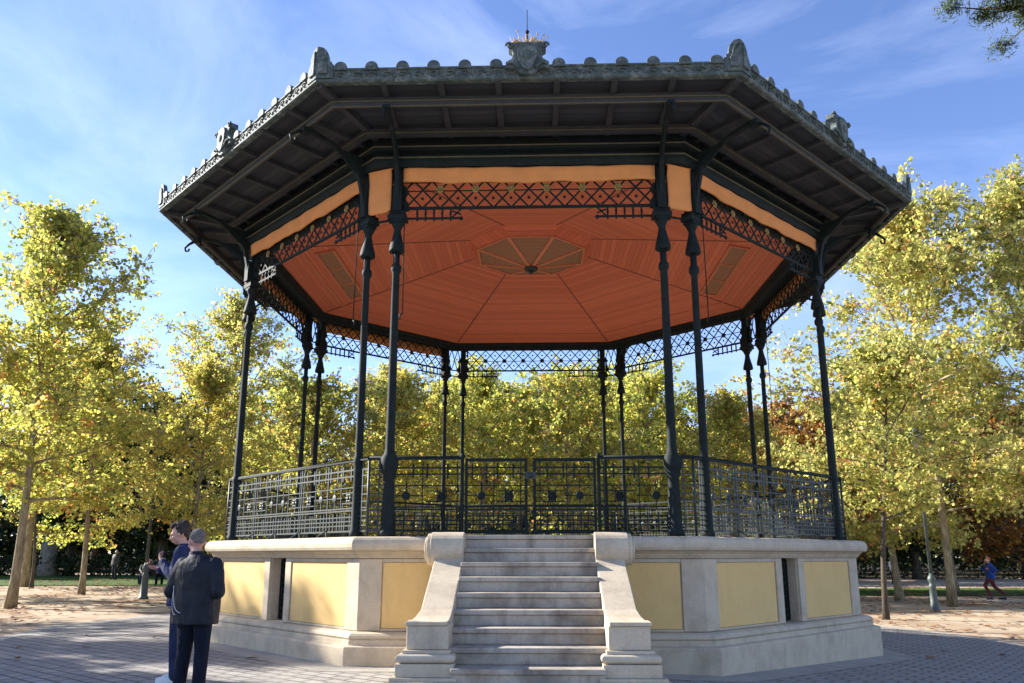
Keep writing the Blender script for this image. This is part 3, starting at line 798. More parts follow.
def tree_meshes(seed, Ht, base, R, nleaf, leaf=.17, mat='leaf_yellow', bk='bark_pale', tr=.13, lean=(0,0), spread=.38, nlimb=20, shape='ovoid', tone=(.5,.25)):
    rnd = random.Random(seed); tk = MB(); tips = []
    def trunk_pt(t):
        return Vector((lean[0]*Ht*t + .12*sin(t*5+seed), lean[1]*Ht*t + .12*cos(t*4+seed)-.12*cos(seed), Ht*t*.93)) - Vector((.12*sin(seed),0,0))
    n = 14
    tk.tube([trunk_pt(i/n) for i in range(n+1)], [tr*(1.35 if i == 0 else 1)*(1-.86*(i/n)**.9)+.01 for i in range(n+1)], 10)
    for i in range(nlimb):
        f = (i+.5)/nlimb; t = (base/Ht) + (1-base/Ht)*.92*f**.95
        p = trunk_pt(t/ .93 if t < .9 else t); p = trunk_pt(t)
        if shape == 'ovoid': prof = (sin(pi*min(1,(.18+.82*f)**.85)))**.7
        elif shape == 'round': prof = sqrt(max(.05,1-(2*f-.9)**2))
        else: prof = 1-.75*f
        L = R*max(.25,prof)*rnd.uniform(.75,1.15)
        az = i*2.4+rnd.uniform(-.5,.5); up = rnd.uniform(.15,.6)+f*.75-.25*(1-f)
        d = Vector((cos(az)*cos(up), sin(az)*cos(up), sin(up)))
        pts = [p]; q = p.copy(); dd = d.copy()
        for j in range(5):
            dd = (dd + Vector((rnd.gauss(0,.1),rnd.gauss(0,.1),rnd.gauss(.02,.1)))).normalized(); q = q+dd*L/5; pts.append(q.copy())
        r0 = tr*.42*(1-.6*f)
        tk.tube(pts, [r0*(1-.85*j/5)+.006 for j in range(6)], 6)
        for j in range(1,6):
            for k in range(2 if j < 5 else 3):
                e = Vector((rnd.gauss(0,1),rnd.gauss(0,1),rnd.gauss(.1,.6))).normalized()
                LL = L*.32*rnd.uniform(.5,1.2)
                sp = [pts[j], pts[j]+(e+dd*.6)*LL*.5, pts[j]+(e+dd*.6)*LL+Vector((0,0,-.05*LL))]
                tk.tube(sp, [r0*.35+.004, r0*.2+.003, .004], 5)
                tips.append(sp[1]); tips.append(sp[2]); 
            if j > 1: tips.append(pts[j])
    for k in range(6): tips.append(trunk_pt(.9+.018*k))
    pts = []; wgt = [rnd.uniform(.35,1.5) for _ in tips]; tot = sum(wgt)
    for i, tp in enumerate(tips):
        nl = int(nleaf*wgt[i]/tot); clt = rnd.gauss(tone[0], tone[1]*.5)
        while nl > 0:
            e = Vector((rnd.gauss(0,1), rnd.gauss(0,1), rnd.gauss(.25,.7))).normalized()
            a = tp + Vector((rnd.gauss(0,spread*.35), rnd.gauss(0,spread*.35), rnd.gauss(0,spread*.3))); L = spread*rnd.uniform(.8,2.1)
            b = a + e*L*.6; c = b + (e*.8+Vector((0,0,-.25)))*L*.4
            if leaf < .13: tk.tube([a, b, c], [.009, .006, .003], 3, False)
            k = rnd.randint(7, 13); ct = clt + rnd.gauss(0, tone[1]*.3)
            for j in range(k):
                f = rnd.uniform(.15,1.05); q = a.lerp(b, f/.6) if f < .6 else b.lerp(c, (f-.6)/.4)
                pts.append((q + Vector((rnd.gauss(0,.07), rnd.gauss(0,.07), rnd.gauss(-.03,.06)))*(leaf/.11), ct))
            nl -= k
    lm = leaves_mesh('crown', pts, leaf, mat, rnd, lambda c, r: r.gauss(c, tone[1]))
    return tk.mesh('trunk', bk), lm
VAR = {}
def var(key, **kw): VAR[key] = tree_meshes(**kw)
var('A', seed=1, Ht=12.6, base=3.0, R=3.3, nleaf=24000, leaf=0.1, tr=.125, lean=(.035,0), nlimb=26, spread=.36)
var('B', seed=2, Ht=12.5, base=3.0, R=3.7, nleaf=26000, leaf=0.1, tr=.125, nlimb=26, tone=(.62,.24), spread=.36)
var('C', seed=3, Ht=14.5, base=3.2, R=3.7, nleaf=22000, leaf=0.1, tr=.125, nlimb=28, mat='leaf_pale', tone=(.45,.28), spread=.36)
var('D', seed=4, Ht=11.5, base=2.6, R=4.2, nleaf=14500, leaf=0.125, tr=.2, nlimb=22, mat='leaf_green', tone=(.6,.25), spread=.36)
var('E', seed=5, Ht=10.5, base=2.6, R=4.4, nleaf=14500, leaf=0.125, tr=.2, nlimb=22, mat='leaf_yellow', tone=(.5,.28), spread=.36)
var('F', seed=6, Ht=9.5, base=2.2, R=4.2, nleaf=17000, leaf=.16, tr=.24, nlimb=20, mat='leaf_rust', bk='bark_dark', shape='round', tone=(.5,.25), spread=.5)
var('G', seed=7, Ht=13, base=2.4, R=5.5, nleaf=16000, leaf=.32, tr=.42, nlimb=22, mat='leaf_dark', bk='bark_dark', shape='round', spread=.7)
var('H', seed=8, Ht=15.5, base=2.3, R=4.2, nleaf=44000, leaf=0.105, tr=.125, lean=(-.012,0), nlimb=36, mat='leaf_pale', tone=(.5,.28), spread=.36)
def tree(key, x, y, label, name='plane_tree', rz=0, s=1, group=None, cat='tree', sz=None):
    r = empty(name, (x,y,gh(x)-.03), rz); r.scale = (s,s,sz or s)
    link('trunk', VAR[key][0], r); link('crown', VAR[key][1], r)
    tag(r, label, cat, group); return r
tree('A', -14.6, 5.65, 'tall yellow plane tree with leaning bare trunk at the left edge of the photo')
tree('B', -17.2, 13.8, 'yellow plane tree with sunlit tan trunk, second from the left edge', rz=1.0, s=.86)
tree('C', -13.6, 18.5, 'tall airy pale plane tree rising behind the left roof corner of the bandstand', rz=2.2, s=.98)
tree('B', -23.5, 12.0, 'bright yellow plane tree crowding the left frame edge behind the leaning trunk', rz=4.0, s=1.0)
tree('D', -24.0, 21, 'greener round plane tree filling the gap between the two left trunks', rz=1.3, s=1.0)
tree('B', -10.9, 8.8, 'low bushy yellow tree beside the lamp post left of the bandstand', rz=5.1, s=.66)
tree('E', 20.5, 24, 'round yellow tree low behind the runner at right', rz=1.0, s=1.0)
tree('E', -9.5, 16, 'low round yellow green tree just left of the bandstand railing', rz=.4, s=.86)
tree('H', 14.9, 13.0, 'huge pale gold plane tree with thin leaning trunk beside the lamp post on the right', rz=0.6, s=1.1)
tree('C', 18.8, 12.8, 'tall pale plane tree at the right edge of the photo', rz=3.0, s=1.2)
tree('E', 14.8, 17.0, 'lower yellow tree filling in beneath the huge plane tree on the right', rz=2.0, s=.82)
tree('F', 14.5, 23.5, 'rust red chestnut between the right column and the huge plane tree', 'chestnut_tree', rz=.5, s=.95)
tree('F', 23.4, 22.5, 'rusty orange chestnut low at the right edge behind the runner', 'chestnut_tree', rz=2.6, s=.9)
g1 = 'yellow green trees in a row behind the bandstand'
L1 = 'yellow green tree in the row seen through the bandstand'
rnd = random.Random(5)
for i, (x, y, k, s) in enumerate([(-6.2,17.5,'B',.80),(-2.5,19.5,'D',.90),(1.4,18,'E',.92),(5.0,19.5,'D',.92),(8.6,18.5,'B',.76),(-8,25,'C',.86),(-1,27,'E',1.05),(4,28,'D',1.1),(10.5,27.5,'E',.95),(-14,28,'D',1.05),(-4.5,24,'E',1.0)]):
    tree(k, x, y, L1, rz=rnd.uniform(0,6.28), s=s, group=g1)
# trees outside the left of the frame that throw the dappled shade
g3 = 'plane trees left of the plaza that shade its paving'
for x, y, k, s in ((-16.5,-5.4,'A',.78),(-26,2.5,'B',1.0),(-22,-6.5,'C',.8),(-21.5,-2.2,'B',.78)):
    tree(k, x, y, 'plane tree standing just left of the plaza, shading its paving', rz=rnd.uniform(0,6.28), s=s, group=g3)
# far wood
g2 = 'dark trees of the wood beyond the lawns'
for i in range(26):
    x = -78 + i*6.4 + rnd.uniform(-1.5,1.5); y = 44 + rnd.uniform(-4,10) - (6 if x > 15 else 0)
    if x > 5 and i % 3 == 0: k = 'F'; s = 1.25
    else: k = 'G'; s = rnd.uniform(.8,1.0)
    tree(k, x, y, 'dark tree of the shaded wood beyond the lawns', 'wood_tree', rz=rnd.uniform(0,6.28), s=s, group=g2)
for i in range(20):
    x = -85 + i*9.5 + rnd.uniform(-2,2); y = 66 + rnd.uniform(-4,6)
    tree('D' if i % 2 else 'G', x, y, 'dark tree of the shaded wood beyond the lawns', 'wood_tree', rz=rnd.uniform(0,6.28), s=1.05, group=g2)
# hedges
hv = random.Random(9)
def hedge(x0, x1, y, h, d, label, n=6000, mat='leaf_dark', leaf=.16, nm='hedge', cat='hedge'):
    pts = []
    L = x1-x0
    for _ in range(n):
        px = hv.uniform(x0,x1); pz = h*(1+.18*noise.noise(Vector((px*.5,y,0))))*hv.random()**.85; py = y+hv.gauss(0,d*.3)
        pts.append((Vector((px-(x0+x1)/2, py-y, pz)), .5))
    o = link(nm, leaves_mesh('hedge', pts, leaf, mat, hv, lambda c, r: r.gauss(c,.25))); o.location = ((x0+x1)/2, y, gh(x0)-.03)
    tag(o, label, cat)
hedge(-60,-22,40,1.5,1.2,'low dark hedge beyond the left lawn', 9000)
hedge(-22,12,36,1.9,1.4,'dark hedge behind the bandstand railing', 9000)
hedge(12,60,48,2.2,1.4,'dark hedge beyond the right lawn and far path', 9000)
hedge(-110,0,80,6.5,3,'tall dark thicket closing the view far behind the left trees', 16000, leaf=.55, nm='thicket', cat='thicket')
hedge(0,110,80,6.5,3,'tall dark thicket closing the view far behind the right trees', 16000, leaf=.55, nm='thicket', cat='thicket')
hedge(-100,100,90,9,3,'tallest dark thicket along the horizon', 22000, leaf=.7, nm='thicket', cat='thicket')
# slim sapling to the right and shaded young trunks at the left
VAR['Y'] = tree_meshes(seed=23, Ht=8.6, base=2.9, R=2.5, nleaf=13000, leaf=.10, mat='leaf_pale', bk='bark_dark', tr=.075, nlimb=20, spread=.34, lean=(.07,0), tone=(.45,.28))
VAR['S'] = tree_meshes(seed=21, Ht=5.0, base=3.2, R=1.2, nleaf=500, leaf=.11, mat='leaf_green', bk='bark_dark', tr=.06, nlimb=10, spread=.3)
tree('Y', 9.97, 6.85, 'young plane tree with slim dark trunk just right of the bandstand base', 'young_tree', 0)
tree('S', -22.6, 19.3, 'thin dark sapling behind the leaning plane trunk at left', 'sapling', 1.5, 1.2)
# massive pale trunk in the left distance
VAR['K'] = tree_meshes(seed=22, Ht=15, base=5, R=5.5, nleaf=9000, leaf=.3, mat='leaf_dark', bk='bark_grey', tr=.62, nlimb=18, shape='round', spread=.6)
tree('K', -34.5, 40, 'old tree with massive pale grey trunk in the left distance', 'old_tree', .4, 1)
# pine reaching in at the upper right corner
def pine():
    r = random.Random(31); root = empty('pine_tree', (13.6,-6.4,0))
    tk = MB(); tk.tube([(0,0,0),(.1,0,3),(0,.1,7),(-.1,.1,12)], [.3,.25,.2,.12], 12)
    pts = []
    for i in range(16):
        a = i*2.4; z = 9.6+i*.22; L = r.uniform(2.5,4.4)
        if i == 3: a = radians(170); z = 9.5; L = 4.9
        if i == 7: a = radians(160); z = 9.8; L = 5.1
        e = Vector((cos(a)*L, sin(a)*L, z+L*.28))
        if i in (1,2,3,5,7,9): e = Vector({1:(-4.4,2.1,10.95),5:(-4.9,2.3,11.15),2:(-4.6,2.2,10.75),3:(-5.6,1.9,10.85),7:(-5.2,1.5,11.05),9:(-5.0,1.8,10.7)}[i])
        s0 = Vector((0,.1,z)); tk.tube([s0,(s0+e)/2+Vector((0,0,.2)),e],[.08,.05,.02],6)
        for j in range(13):
            c = s0+(e-s0)*(.45+.55*j/12)+Vector((r.gauss(0,.24),r.gauss(0,.24),r.gauss(.04,.12)))
            tk.tube([s0+(e-s0)*(.45+.55*j/12), c],[.018,.008],4)
            for _ in range(330): 
                d = Vector((r.gauss(0,1),r.gauss(0,1),r.gauss(0,.6))).normalized()*r.uniform(.05,.30)
                pts.append((c+d,.5))
    tk.build('trunk','bark_dark',root)
    vs=[]; fs=[]; tn=[]
    for p,_ in pts:
        d = Vector((r.gauss(0,1),r.gauss(0,1),r.gauss(.3,.7))).normalized()*.11; w = d.orthogonal().normalized()*.016
        o=len(vs); vs += [p-w,p+w,p+d+w*.3,p+d-w*.3]; fs.append((o,o+1,o+2,o+3)); tn.append(max(0,min(1,r.gauss(.5,.25))))
    me = bpy.data.meshes.new('crown'); me.from_pydata(vs,[],fs); at = me.attributes.new('tone','FLOAT','FACE'); at.data.foreach_set('value',tn); me.materials.append(M['leaf_pine'])
    link('crown', me, root)
    tag(root, 'green pine whose branch tips reach into the upper right corner of the sky', 'tree')
pine()
# fallen leaves
r = random.Random(77); pts = []
for _ in range(26000):
    x = r.uniform(-32,34); y = r.uniform(-6,34)
    if noise.noise(Vector((x*.25,y*.25,3))) + r.gauss(0,.25) < .05: continue
    if sqrt(x*x+y*y) < 10.2 and r.random() > .05: continue
    if sqrt(x*x+y*y) < 6.3: continue
    pts.append((Vector((x,y,gh(x)+.03)), .5))
vs=[]; fs=[]; tn=[]
for p,_ in pts:
    s = r.uniform(.05,.10); a = r.uniform(0,6.28); o = len(vs)
    for k in range(5): vs.append(p+Vector((s*cos(a+k*1.257),s*sin(a+k*1.257),r.uniform(-.008,.03))))
    fs.append(tuple(o+k for k in range(5))); tn.append(max(0,min(1,r.gauss(.45,.25))))
me = bpy.data.meshes.new('fallen_leaves'); me.from_pydata(vs,[],fs); at = me.attributes.new('tone','FLOAT','FACE'); at.data.foreach_set('value',tn); me.materials.append(M['litter'])
tag(link('fallen_leaves', me), 'brown and rust fallen leaves scattered over the sandy ground', 'leaves', kind='stuff')

# ------------------------------------------------------------------ LAMP POSTS
def lamp_post(x, y, label):
    root = empty('lamp_post', (x,y,gh(x)))
    m = MB(); m.lathe([(.17,0),(.17,.06),(.125,.10),(.105,.75),(.125,.80),(.09,.84),(.09,.92),(.125,.98),(.125,1.06),(.08,1.12),(.06,1.2)], 16); m.build('base', 'lamp_iron', root)
    m = MB(); m.lathe([(.055,1.2),(.042,5.0),(.07,5.05),(.07,5.1),(.03,5.15),(.03,5.3)], 12); m.build('pole', 'lamp_iron', root)
    m = MB(); m.lathe([(.10,5.30),(.20,5.75),(.21,5.77)], 6); m.build('lantern_glass', 'lamp_glass', root)
    m = MB(); m.lathe([(.24,5.772),(.15,5.92),(.05,5.98),(.04,6.06),(.01,6.12)], 6); m.build('lantern_cap', 'lamp_iron', root)
    tag(root, label, 'lamp post', 'park lamp posts')
lamp_post(-13.19, 10.46, 'park lamp post behind the two standing men')
lamp_post(12.98, 10.28, 'pale park lamp post beside the thin leaning trunk on the right')

# ------------------------------------------------------------------ PEOPLE
def ell(m, c, r3, n=16, k=10): m.sphere(c, 1, n, k, r3)
def limb(m, pts, rad, n=12):
    m.tube(pts, rad, n)
    for p, q in zip(pts, rad): m.sphere(p, q*.995, 12, 8)
def remeshed(mb, name, mat, parent, vox=.012, smooth=3):
    me = mb.mesh(name, mat); o = link(name, me, parent)
    md = o.modifiers.new('r', 'REMESH'); md.mode = 'VOXEL'; md.voxel_size = vox; md.use_smooth_shade = True
    if smooth: s = o.modifiers.new('s', 'SMOOTH'); s.iterations = smooth; s.factor = .5
    dg = bpy.context.evaluated_depsgraph_get(); dg.update()
    nm = bpy.data.meshes.new_from_object(o.evaluated_get(dg)); o.modifiers.clear(); o.data = nm
    nm.polygons.foreach_set('use_smooth', [True]*len(nm.polygons))
    if not nm.materials: nm.materials.append(M[mat])
    return o
def head(m, c, R, s=1):
    """c = centre of skull, R = 3x3 rotation; face looks along local -y"""
    m.mat = Matrix.Translation(c) @ R.to_4x4() @ Matrix.Scale(s, 4)
    ell(m, (0,.012,.02), (.076,.096,.098)); ell(m, (0,-.025,-.045), (.058,.068,.070)); ell(m, (0,-.050,-.088), (.034,.036,.026))
    ell(m, (0,-.080,.012), (.055,.020,.018))
    m.tube([(0,-.088,.012),(0,-.104,-.012),(0,-.117,-.034)], [.009,.011,.014], 8); ell(m, (0,-.106,-.038), (.018,.014,.010))
    ell(m, (0,-.091,-.064), (.024,.012,.0065)); ell(m, (0,-.089,-.076), (.021,.012,.0065))
    for e in (-1,1): ell(m, (e*.079,.012,-.012), (.010,.018,.030)); ell(m, (e*.045,-.062,-.03), (.022,.022,.022))
    m.mat = Matrix.Identity(4)
def hand(m, w, d, pn, curl=.5, s=1, thumb=1):
    """w wrist, d direction of palm, pn palm normal (fingers curl toward it)"""
    d = Vector(d).normalized(); pn = Vector(pn); pn = (pn - d*pn.dot(d)).normalized(); sd = d.cross(pn)
    w = Vector(w)
    for i in range(4):
        o = (i-1.5)*.020*s; L = (.072,.080,.076,.060)[i]*s
        b0 = w + d*.012*s + sd*o*.6; k0 = w + d*.088*s + sd*o
        m.tube([b0, k0], [.014*s,.0125*s], 8); m.sphere(k0, .0125*s, 8, 6)
        dd = d.copy(); q = k0
        for j in range(3):
            ang = curl*(.6,.8,.6)[j]; dd = (dd*cos(ang)+pn*sin(ang)).normalized(); pn2 = pn
            q2 = q+dd*L*(.44,.32,.24)[j]; m.tube([q,q2],[.0095*s,.0085*s],8); m.sphere(q2,.0085*s,8,6); q = q2
    t0 = w+d*.025*s+sd*.026*s*thumb; t1 = t0+(d*.7+sd*thumb*.7+pn*.35).normalized()*.040*s; t2 = t1+(d*.85+sd*thumb*.15+pn*.5).normalized()*.032*s; t3 = t2+(d*.9+pn*.45).normalized()*.026*s
    m.tube([t0,t1,t2,t3],[.015*s,.0125*s,.011*s,.009*s],8)
    for q, rr in ((t1,.0125),(t2,.011),(t3,.009)): m.sphere(q, rr*s, 8, 6)
    ell_c = w+d*.05*s; m.sphere(ell_c, .030*s, 10, 6, (1,1,1)) if False else None
def shoe(m, a, yaw, s=1):
    m.mat = Matrix.Translation((a[0],a[1],0)) @ Matrix.Rotation(yaw, 4, 'Z') @ Matrix.Scale(s, 4)
    ell(m, (0,-.085,.042), (.048,.13,.042)); ell(m, (0,.03,.055), (.042,.07,.055)); ell(m, (0,-.15,.035), (.044,.06,.033))
    m.box(-.045,.045,-.20,.085,.0,.022); m.mat = Matrix.Identity(4)

def build_person(loc, rz, J, label, mats, hairfn, handspec, headrot, s=1, details=None, vox=.012, jacket_len=.0, group=None, wd=1.0):
    """J: joints in local metres, person facing local -y"""
    root = empty('person', loc, rz)
    tag(root, label, 'person', group)
    b = MB()
    head(b, J['head'], headrot, 1.08)
    limb(b, [J['neck'], Vector(J['head'])+Vector((0,.015,-.06))], [.056,.052])
    limb(b, [J['pelvis'], J['waist'], J['chest']], [.12,.115,.13]); ell(b, J['pelvis'], (.15,.11,.11))
    limb(b, [J['shL'], J['chest'], J['shR']], [.05,.09,.05])
    for q in 'LR':
        limb(b, [J['sh'+q], J['el'+q], J['wr'+q]], [.048,.038,.026])
        limb(b, [J['hip'+q], J['kn'+q], J['an'+q]], [.080,.055,.038])
        hs = handspec[q]; hand(b, J['wr'+q], hs[0], hs[1], hs[2], 1.0, hs[3])
    body = remeshed(b, 'body', mats['skin'], root, .008 if vox < .02 else .014, 2)
    # trousers
    t = MB()
    ell(t, J['pelvis'], (.178,.138,.13))
    for q in 'LR':
        hp, kn, an = Vector(J['hip'+q]), Vector(J['kn'+q]), Vector(J['an'+q])
        limb(t, [hp, (hp+kn)/2, kn, (kn+an)/2, an+Vector((0,.0,.01))], [.108,.094,.075,.070,.066])
    tr = remeshed(t, 'trousers', mats['trousers'], root, vox)
    # jacket
    t = MB(); P, W_, C_ = Vector(J['pelvis']), Vector(J['waist']), Vector(J['chest'])
    ring = [(P+Vector((0,0,-.10+jacket_len)), (.235*wd,.17)), (P+Vector((0,0,.05)), (.235*wd,.165)), (W_, (.225*wd,.16)), ((W_+C_)/2, (.232*wd,.16)), (C_, (.238*wd,.155)), (C_+Vector((0,0,.085)), (.215*wd,.13)), (C_+Vector((0,0,.135)), (.155,.105)), (C_+Vector((0,0,.17)), (.10,.088)), (Vector(J['neck'])+Vector((0,.01,.0)), (.078,.078))]
    n = 28; vs = []; fs = []
    for ri, (c, (rx, ry)) in enumerate(ring):
        for k in range(n):
            a = 2*pi*k/n; wob = 1+.022*sin(a*5+ri*1.7)+.015*sin(a*9+ri)
            ca, sa = cos(a), sin(a); e = .82
            vs.append(c+Vector((rx*wob*math.copysign(abs(ca)**e, ca), ry*wob*math.copysign(abs(sa)**e, sa), 0)))
    for i in range(len(ring)-1):
        for k in range(n): fs.append((i*n+k, i*n+(k+1)%n, (i+1)*n+(k+1)%n, (i+1)*n+k))
    fs.append(tuple(range(n))[::-1]); fs.append(tuple((len(ring)-1)*n+k for k in range(n)))
    t.add(vs, fs, True)
    for q in 'LR':
        sh, el, wr = Vector(J['sh'+q]), Vector(J['el'+q]), Vector(J['wr'+q])
        cuff = el+(wr-el)*.93
        limb(t, [sh, sh+(el-sh)*.35+Vector((0,0,.004)), sh+(el-sh)*.62, el, el+(wr-el)*.45, cuff], [.082,.088,.080,.078,.068,.050])
        # fabric folds as raised rings
        for f, am in ((.5,.006),(.8,.008),(.93,.008)):
            p = sh+(el-sh)*f; t.sphere(p, .072+am, 10, 6)
    if mats.get('collar', True): t.lathe([(.070,J['neck'][2]-.03),(.078,J['neck'][2]+.03),(.072,J['neck'][2]+.035)], 18, (J['neck'][0], J['neck'][1]+.008))
    jk = remeshed(t, 'jacket', mats['jacket'], root, vox, 2)
    for q in 'LR':
        t = MB(); shoe(t, J['an'+q], J.get('yaw'+q, 0)); remeshed(t, 'shoe', mats['shoe'], root, .01, 2)
    # hair
    t = MB(); t.mat = Matrix.Translation(J['head']) @ headrot.to_4x4() @ Matrix.Scale(1.08, 4); hairfn(t); t.mat = Matrix.Identity(4)
    hr = remeshed(t, 'hair', mats['hair'], root, .007, 1)
    if details: details(root, jk)
    return root

I3 = Matrix.Identity(3)
def tufts(t, c, r, n, s0, seed):
    rr_ = random.Random(seed)
    for _ in range(n):
        d = Vector((rr_.gauss(0,1), rr_.gauss(.25,1), abs(rr_.gauss(.3,.9)))).normalized()
        if d.y < -.35 and d.z < .55: continue
        ell(t, (c[0]+d.x*r[0], c[1]+d.y*r[1], c[2]+d.z*r[2]), (s0*rr_.uniform(.7,1.4), s0*rr_.uniform(.7,1.4), s0))
def short_hair(t):
    tufts(t, (0,.026,.034), (.077,.090,.091), 90, .005, 1)
    ell(t, (0,.028,.040), (.0775,.090,.086)); ell(t, (0,.062,.002), (.062,.047,.050))
def fringe_hair(t):
    ell(t, (0,.030,.040), (.078,.092,.090)); ell(t, (0,.064,-.012), (.064,.050,.055)); tufts(t, (0,.026,.043), (.077,.090,.088), 90, .013, 2)
    ell(t, (.01,-.052,.090), (.052,.036,.022)); ell(t, (.02,-.02,.112), (.045,.05,.022))
    for e in (-1,1): ell(t, (e*.074,.02,.005), (.014,.030,.040))
# man with his back to the camera.  facing local -y -> turn to look away (world +y, slightly left)
J1 = dict(head=(.105,-.06,1.585), neck=(.05,-.01,1.45), chest=(0,.01,1.27), waist=(0,.0,1.08), pelvis=(0,0,.93),
    shL=(.195,.01,1.345), shR=(-.195,.01,1.345), elL=(.285,.05,1.07), elR=(-.285,.05,1.07), wrL=(.12,-.19,1.12), wrR=(-.12,-.19,1.12),
    hipL=(.09,0,.90), hipR=(-.09,0,.90), knL=(.105,-.01,.48), knR=(-.105,-.01,.48), anL=(.12,.02,.07), anR=(-.12,.02,.07), yawL=.2, yawR=-.2)
def det1(root, jk):
    for a0, a1, zz in ((82,40,.86),(66,24,.84)):
        t = MB(); t.tube([((.252*cos(radians(a0+(a1-a0)*q/6))**.82), .183*sin(radians(a0+(a1-a0)*q/6))**.82-.002, zz+.05*(q/6)+.22*(q/6)**3) for q in range(7)], .0028, 6); t.build('piping', 'white', jk)
p1 = build_person((-3.50,-8.42,.0), pi-.25, J1, 'man with short grey hair in a black jacket, standing with his back turned',
    dict(skin='skin2', trousers='navy_dark', jacket='black_cloth', shoe='black', hair='greyhair'), short_hair,
    dict(L=((-.75,-.6,.1),(0,.3,-1),.7,1), R=((.75,-.6,.1),(0,.3,-1),.7,-1)), Matrix.Rotation(.95,3,'Z') @ Matrix.Rotation(.22,3,'X'), details=det1, jacket_len=-.09, wd=1.06)
# younger man, seen in left profile, phone in his right hand
J2 = dict(head=(0,-.085,1.70), neck=(0,-.015,1.545), chest=(0,.02,1.36), waist=(0,.01,1.14), pelvis=(0,.02,.98),
    shL=(.18,.0,1.475), shR=(-.18,-.01,1.475), elL=(.215,-.03,1.17), elR=(-.23,-.09,1.19), wrL=(.09,-.24,1.37), wrR=(-.14,-.335,1.28),
    hipL=(.09,.02,.95), hipR=(-.09,.02,.95), knL=(.10,.0,.51), knR=(-.10,0,.51), anL=(.11,.03,.07), anR=(-.11,.03,.07))
p2 = build_person((-4.15,-7.30,0), -pi/2+.12, J2, 'younger man with dark brown hair in a blue jacket looking down at his phone',
    dict(skin='skin', trousers='denim', jacket='navy_cloth', shoe='white', hair='brownhair'), fringe_hair,
    dict(L=((-.5,-.5,.6),(-.3,.6,.2),1.0,1), R=((.15,-.95,.22),(.35,.1,.9),.55,-1)), Matrix.Rotation(.30,3,'X'), jacket_len=-.02)
ph = empty('smartphone'); 
t = MB(); t.box(-.036,.036,-.005,.005,-.075,.075); t.build('case', 'black', ph, .004)
t = MB(); t.box(-.033,.033,.0052,.0062,-.070,.070); t.build('screen', 'lamp_iron', ph)
ph.parent = None
hw = Matrix.Translation(p2.location) @ Matrix.Rotation(p2.rotation_euler.z, 4, 'Z')
ph.matrix_world = hw @ Matrix.Translation((-.115,-.43,1.345)) @ Matrix.Rotation(.15,4,'Z') @ Matrix.Rotation(-1.0,4,'X')
tag(ph, 'thin black smartphone held out by the younger man', 'phone')

def far_person(loc, rz, label, jacket, trousers, hairm, pose='stand', skin='skin'):
    J = dict(J1)
    J.update(elL=(.24,.03,1.12), elR=(-.24,.03,1.12), wrL=(.25,-.05,.88), wrR=(-.25,-.05,.88))
    hs = dict(L=((0,-.1,-1),(-1,0,0),.4,1), R=((0,-.1,-1),(1,0,0),.4,-1))
    if pose == 'run':
        J.update(elL=(.24,.16,1.16), wrL=(.20,-.04,1.22), elR=(-.24,-.08,1.12), wrR=(-.18,-.28,1.25), knL=(.09,-.26,.56), anL=(.10,-.10,.18), knR=(-.09,.12,.50), anR=(-.10,.42,.26))
        hs = dict(L=((-.1,-.9,.3),(-1,0,0),1.1,1), R=((.1,-.6,.7),(1,0,0),1.1,-1))
    if pose == 'sit':
        dz = .45
        for k in list(J):
            if k.startswith('yaw'): continue
            x,y,z = J[k]
            if z > .6: J[k] = (x,y,z-.42)
        J.update(knL=(.13,-.42,.50), knR=(-.13,-.42,.50), anL=(.13,-.40,.08), anR=(-.13,-.40,.08), wrL=(.12,-.30,.62), wrR=(-.12,-.30,.62), elL=(.25,-.05,.72), elR=(-.25,-.05,.72))
        hs = dict(L=((-.2,-1,0),(0,0,-1),.4,1), R=((.2,-1,0),(0,0,-1),.4,-1))
    return build_person(loc, rz, J, label, dict(skin=skin, trousers=trousers, jacket=jacket, shoe='black', hair=hairm), short_hair, hs, I3, vox=.024)
far_person((18.9,17.7,gh(20)), -pi/2-.3, 'runner in a blue top and orange cap jogging on the sand at right', 'bluecloth', 'redcloth', 'orangecap', 'run')
far_person((23.0,36.5,gh(20)), 0.4, 'distant walker in a pale top standing on the far path at right', 'white', 'black_cloth', 'brownhair')
def bench(x, y, rz, label):
    root = empty('park_bench', (x,y,0), rz)
    m = MB()
    for i in range(4): m.box(-.9,.9,-.22+.11*i,-.13+.11*i,.43,.46)
    m.build('seat', 'benchwood', root)
    m = MB()
    for i in range(3): m.box(-.9,.9,.24+.02*i,.265+.02*i,.55+.12*i,.64+.12*i)
    m.build('backrest', 'benchwood', root)
    for s in (-1,1):
        m = MB(); m.box(s*.75-.03,s*.75+.03,-.20,-.14,0,.428); m.box(s*.75-.03,s*.75+.03,.16,.22,0,.428); m.bar((s*.75,.22,.43),(s*.75,.32,.90),.05); m.build('leg', 'iron', root)
    tag(root, label, 'bench', 'park benches'); return root
bench(-19.2, 24.0, .25, 'dark park bench in the shade behind the left lamp post')
far_person((-19.6,23.75,0), .25, 'person in dark clothes sitting on the shaded bench, left of the pair', 'black_cloth', 'denim', 'brownhair', 'sit')
far_person((-18.9,23.95,0), .25, 'person in a blue top sitting on the shaded bench, right of the pair', 'navy_cloth', 'navy_dark', 'greyhair', 'sit')
far_person((-25.0,31.0,.05), -.4, 'standing figure in brown clothes under the trees in the left distance', 'benchwood', 'black_cloth', 'brownhair')

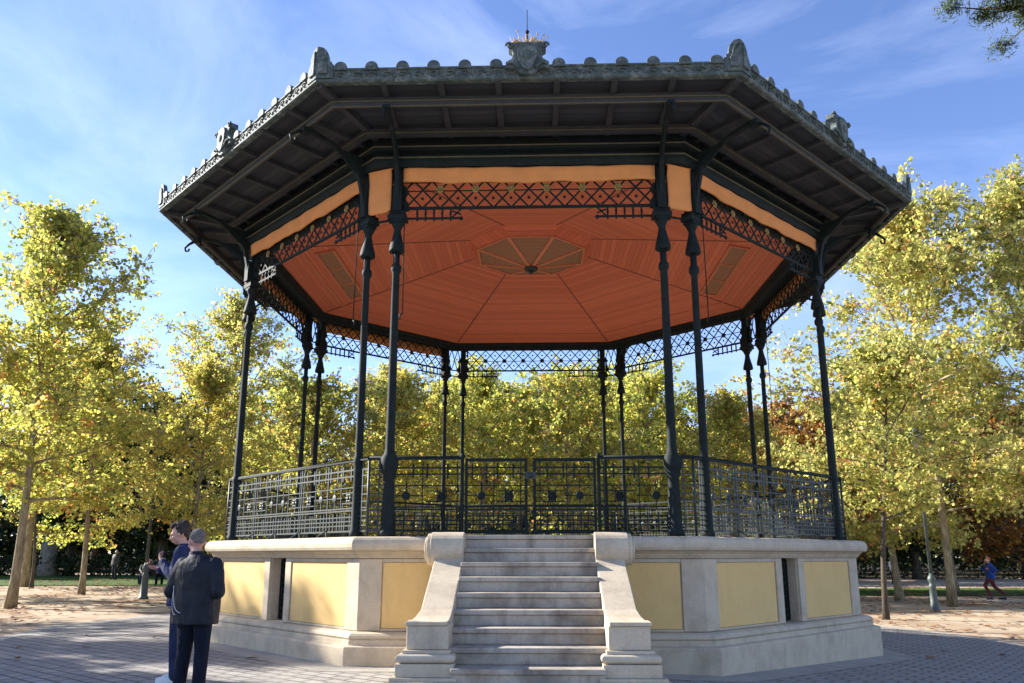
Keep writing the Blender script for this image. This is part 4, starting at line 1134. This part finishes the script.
# ------------------------------------------------------------------ LIGHT, SKY, CAMERA
EL, AZ = 26, 18      # sun comes from the left (-x) turned AZ degrees behind (+y)
sd = Vector((-cos(radians(AZ))*cos(radians(EL)), sin(radians(AZ))*cos(radians(EL)), sin(radians(EL))))
ld = bpy.data.lights.new('sun', 'SUN'); ld.energy = 5.0; ld.angle = radians(.53); ld.color = (1,.955,.88)
lo = bpy.data.objects.new('sun', ld); col.objects.link(lo); lo.rotation_euler = (-sd).to_track_quat('-Z','Y').to_euler(); lo.location = sd*60
w = bpy.data.worlds.new('World'); sc.world = w; w.use_nodes = True; nt = w.node_tree
bg = nt.nodes['Background']
sky = nt.nodes.new('ShaderNodeTexSky'); sky.sky_type = 'NISHITA'; sky.sun_disc = False
sky.sun_elevation = radians(EL); sky.sun_rotation = math.atan2(sd.x, sd.y)
sky.air_density = 1.0; sky.dust_density = .25; sky.ozone_density = 3.5; sky.altitude = 700
tc = nt.nodes.new('ShaderNodeTexCoord'); mp = nt.nodes.new('ShaderNodeMapping'); mp.inputs['Scale'].default_value = (1.5,1.1,3.6); mp.inputs['Rotation'].default_value = (.25,.35,.3)
nt.links.new(tc.outputs['Generated'], mp.inputs[0])
cn = noi(nt, mp.outputs[0], 1.6, 10, .6, .9)
cf_ = ramp(nt, cn, [(.42, (0,0,0)), (.95, (.24,)*3)])
cc = mix(nt, cf_, mix(nt, 1.0, sky.outputs[0], (.98,.93,1.08), 'MULTIPLY'), (9.6,10.3,12.0))
nt.links.new(cc, bg.inputs['Color']); bg.inputs['Strength'].default_value = .098

cam = bpy.data.cameras.new('camera'); co = bpy.data.objects.new('camera', cam); col.objects.link(co); sc.camera = co
co.location = (.0869,-17.0362,1.4377); co.rotation_euler = (pi/2+.2258, 0, .0305)
cam.sensor_width = 36; cam.lens = 796.88*36/1024; cam.shift_y = 31.0/1024; cam.clip_end = 2000; cam.clip_start = .1
sc.view_settings.view_transform = 'Standard'; sc.view_settings.look = 'None'; sc.view_settings.gamma = 1; sc.view_settings.exposure = 1.48
sc.cycles.max_bounces = 8; sc.cycles.transparent_max_bounces = 8
sc.cycles.sample_clamp_indirect = 8
